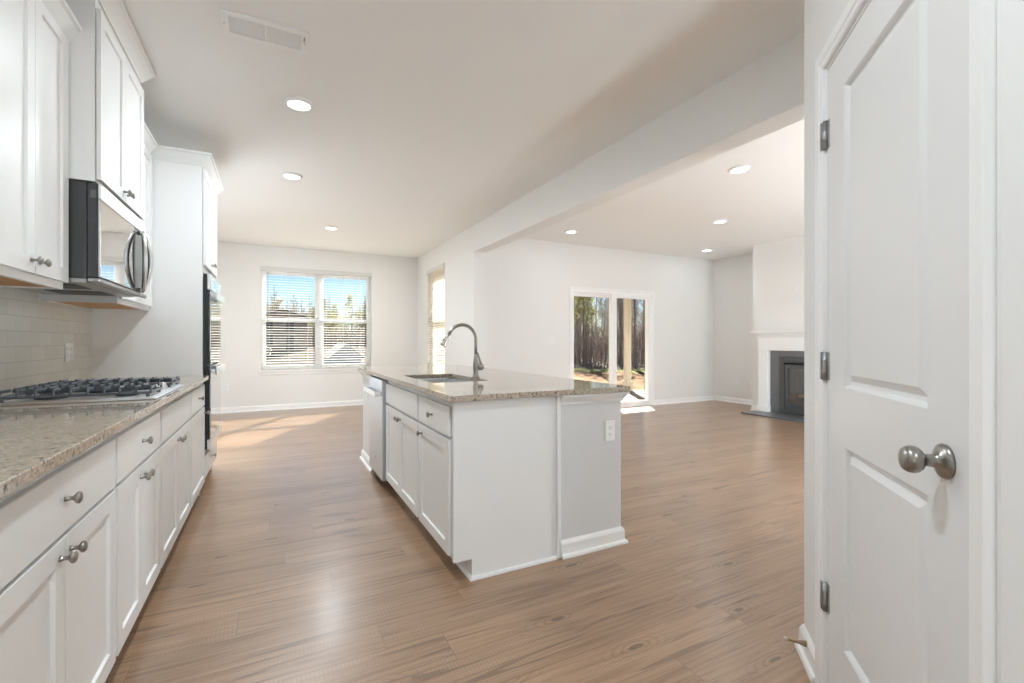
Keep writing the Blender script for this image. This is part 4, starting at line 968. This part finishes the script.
def proto_bare(key, name, lab, h, r, seed, m, forks=1.0):
    rt = plant_root(name, lab); mesh('trunk_and_branches', bare_tree_bm(h, r, seed, forks), m, rt, recalc=False); protos[key] = [rt, False]
def proto_pine(key, name, lab, h, r, seed, lo, spread):
    rt = plant_root(name, lab); tr, fo = pine_bm(h, r, seed, lo, spread); mesh('trunk', tr, M['bark'], rt, recalc=False); mesh('crown', fo, M['foliage'], rt, recalc=False); protos[key] = [rt, False]
def put(key, x, y, rz, s):
    p = protos[key]
    if not p[1]: o = p[0]; p[1] = True
    else: o = copy_tree(p[0])
    o.location = (x, y, gz(x, y)); o.rotation_euler.z = rz; o.scale = (s, s, s)
for k in range(4): proto_bare('w%d' % k, 'bare_tree', LAB_W, 13 + k, .115 + .02 * k, 20 + k, M['bark'] if k % 2 else M['bark_pale'], 1.0)
for k in range(2): proto_pine('p%d' % k, 'pine_tree', LAB_P, 12 + 2 * k, .15, 40 + k, .42, .20)
for k in range(3): proto_bare('n%d' % k, 'bare_tree', LAB_N, 9 + k, .13, 60 + k, M['bark_pale'], 1.3)
for k in range(2): proto_pine('o%d' % k, 'green_tree', LAB_O, 8 + k, .16, 70 + k, .18, .30)
rnd = random.Random(5)
def polar(u, D):                           # bearing given as tangent off the camera axis, distance along it
    s_, c_ = math.sin(R(27.1)), math.cos(R(27.1)); return D * (s_ + u * c_), D * (c_ - u * s_)
for k in range(110):                       # woods beyond the patio
    D = 28.5 + 44 * (k / 110) ** 1.15 + rnd.uniform(-1, 1); x, y = polar(rnd.uniform(.02, .42), D); put('w%d' % rnd.randrange(4), x, y, rnd.uniform(0, 6.28), rnd.uniform(.36, .62) if k % 6 else rnd.uniform(.7, 1.0))
for k in range(11):
    D = rnd.uniform(31, 44); x, y = polar(rnd.uniform(.05, .185), D); put('p%d' % rnd.randrange(2), x, y, rnd.uniform(0, 6.28), rnd.uniform(.42, .58))
for k in range(70):                        # rise behind the nook window
    D = 72 + 22 * rnd.random(); x, y = polar(rnd.uniform(-.66, -.22), D); put('n%d' % rnd.randrange(3), x, y, rnd.uniform(0, 6.28), rnd.uniform(.6, .95))
for k in range(30):
    D = 74 + 12 * rnd.random(); x, y = polar(rnd.uniform(-.66, -.22), D); put('o%d' % rnd.randrange(2), x, y, rnd.uniform(0, 6.28), rnd.uniform(.55, .95))
def brush(n, D0, D1, u0, u1, h0, h1, seed):
    rr = random.Random(seed); bm = mk()
    for k in range(n):
        D = rr.uniform(D0, D1); x, y = polar(rr.uniform(u0, u1), D); z = gz(x, y); h = rr.uniform(h0, h1)
        tube(bm, [(x, y, z - .1), (x + rr.uniform(-.2, .2), y, z + h * .5), (x + rr.uniform(-.5, .5), y + rr.uniform(-.4, .4), z + h)], [.035, .025, .008], 3, True, False)
        pale = rr.random() < .3
        for j in range(3):
            b = Vector((x, y, z + h * rr.uniform(.4, .9))); tube(bm, [b, b + Vector((rr.uniform(-.7, .7), rr.uniform(-.5, .5), rr.uniform(.2, .8)))], [.014, .005], 3, True, False)
        nf = len(bm.faces)
        bm.faces.ensure_lookup_table()
        for q in range(nf - 15, nf): bm.faces[q].material_index = 1 if pale else 0
    return bm
tag(mesh('woodland_undergrowth', brush(2600, 29, 85, .0, .45, 1.2, 3.8, 3), [M['brush'], M['brush_pale']], recalc=False), 'dense brown undergrowth of saplings filling the woods beyond the patio', 'undergrowth', None, 'stuff')
tag(mesh('hillside_undergrowth', brush(2400, 68, 98, -.68, -.2, 1.2, 4.0, 4), [M['brush'], M['brush_pale']], recalc=False), 'grey brown brush on the rise behind the double window', 'undergrowth', None, 'stuff')
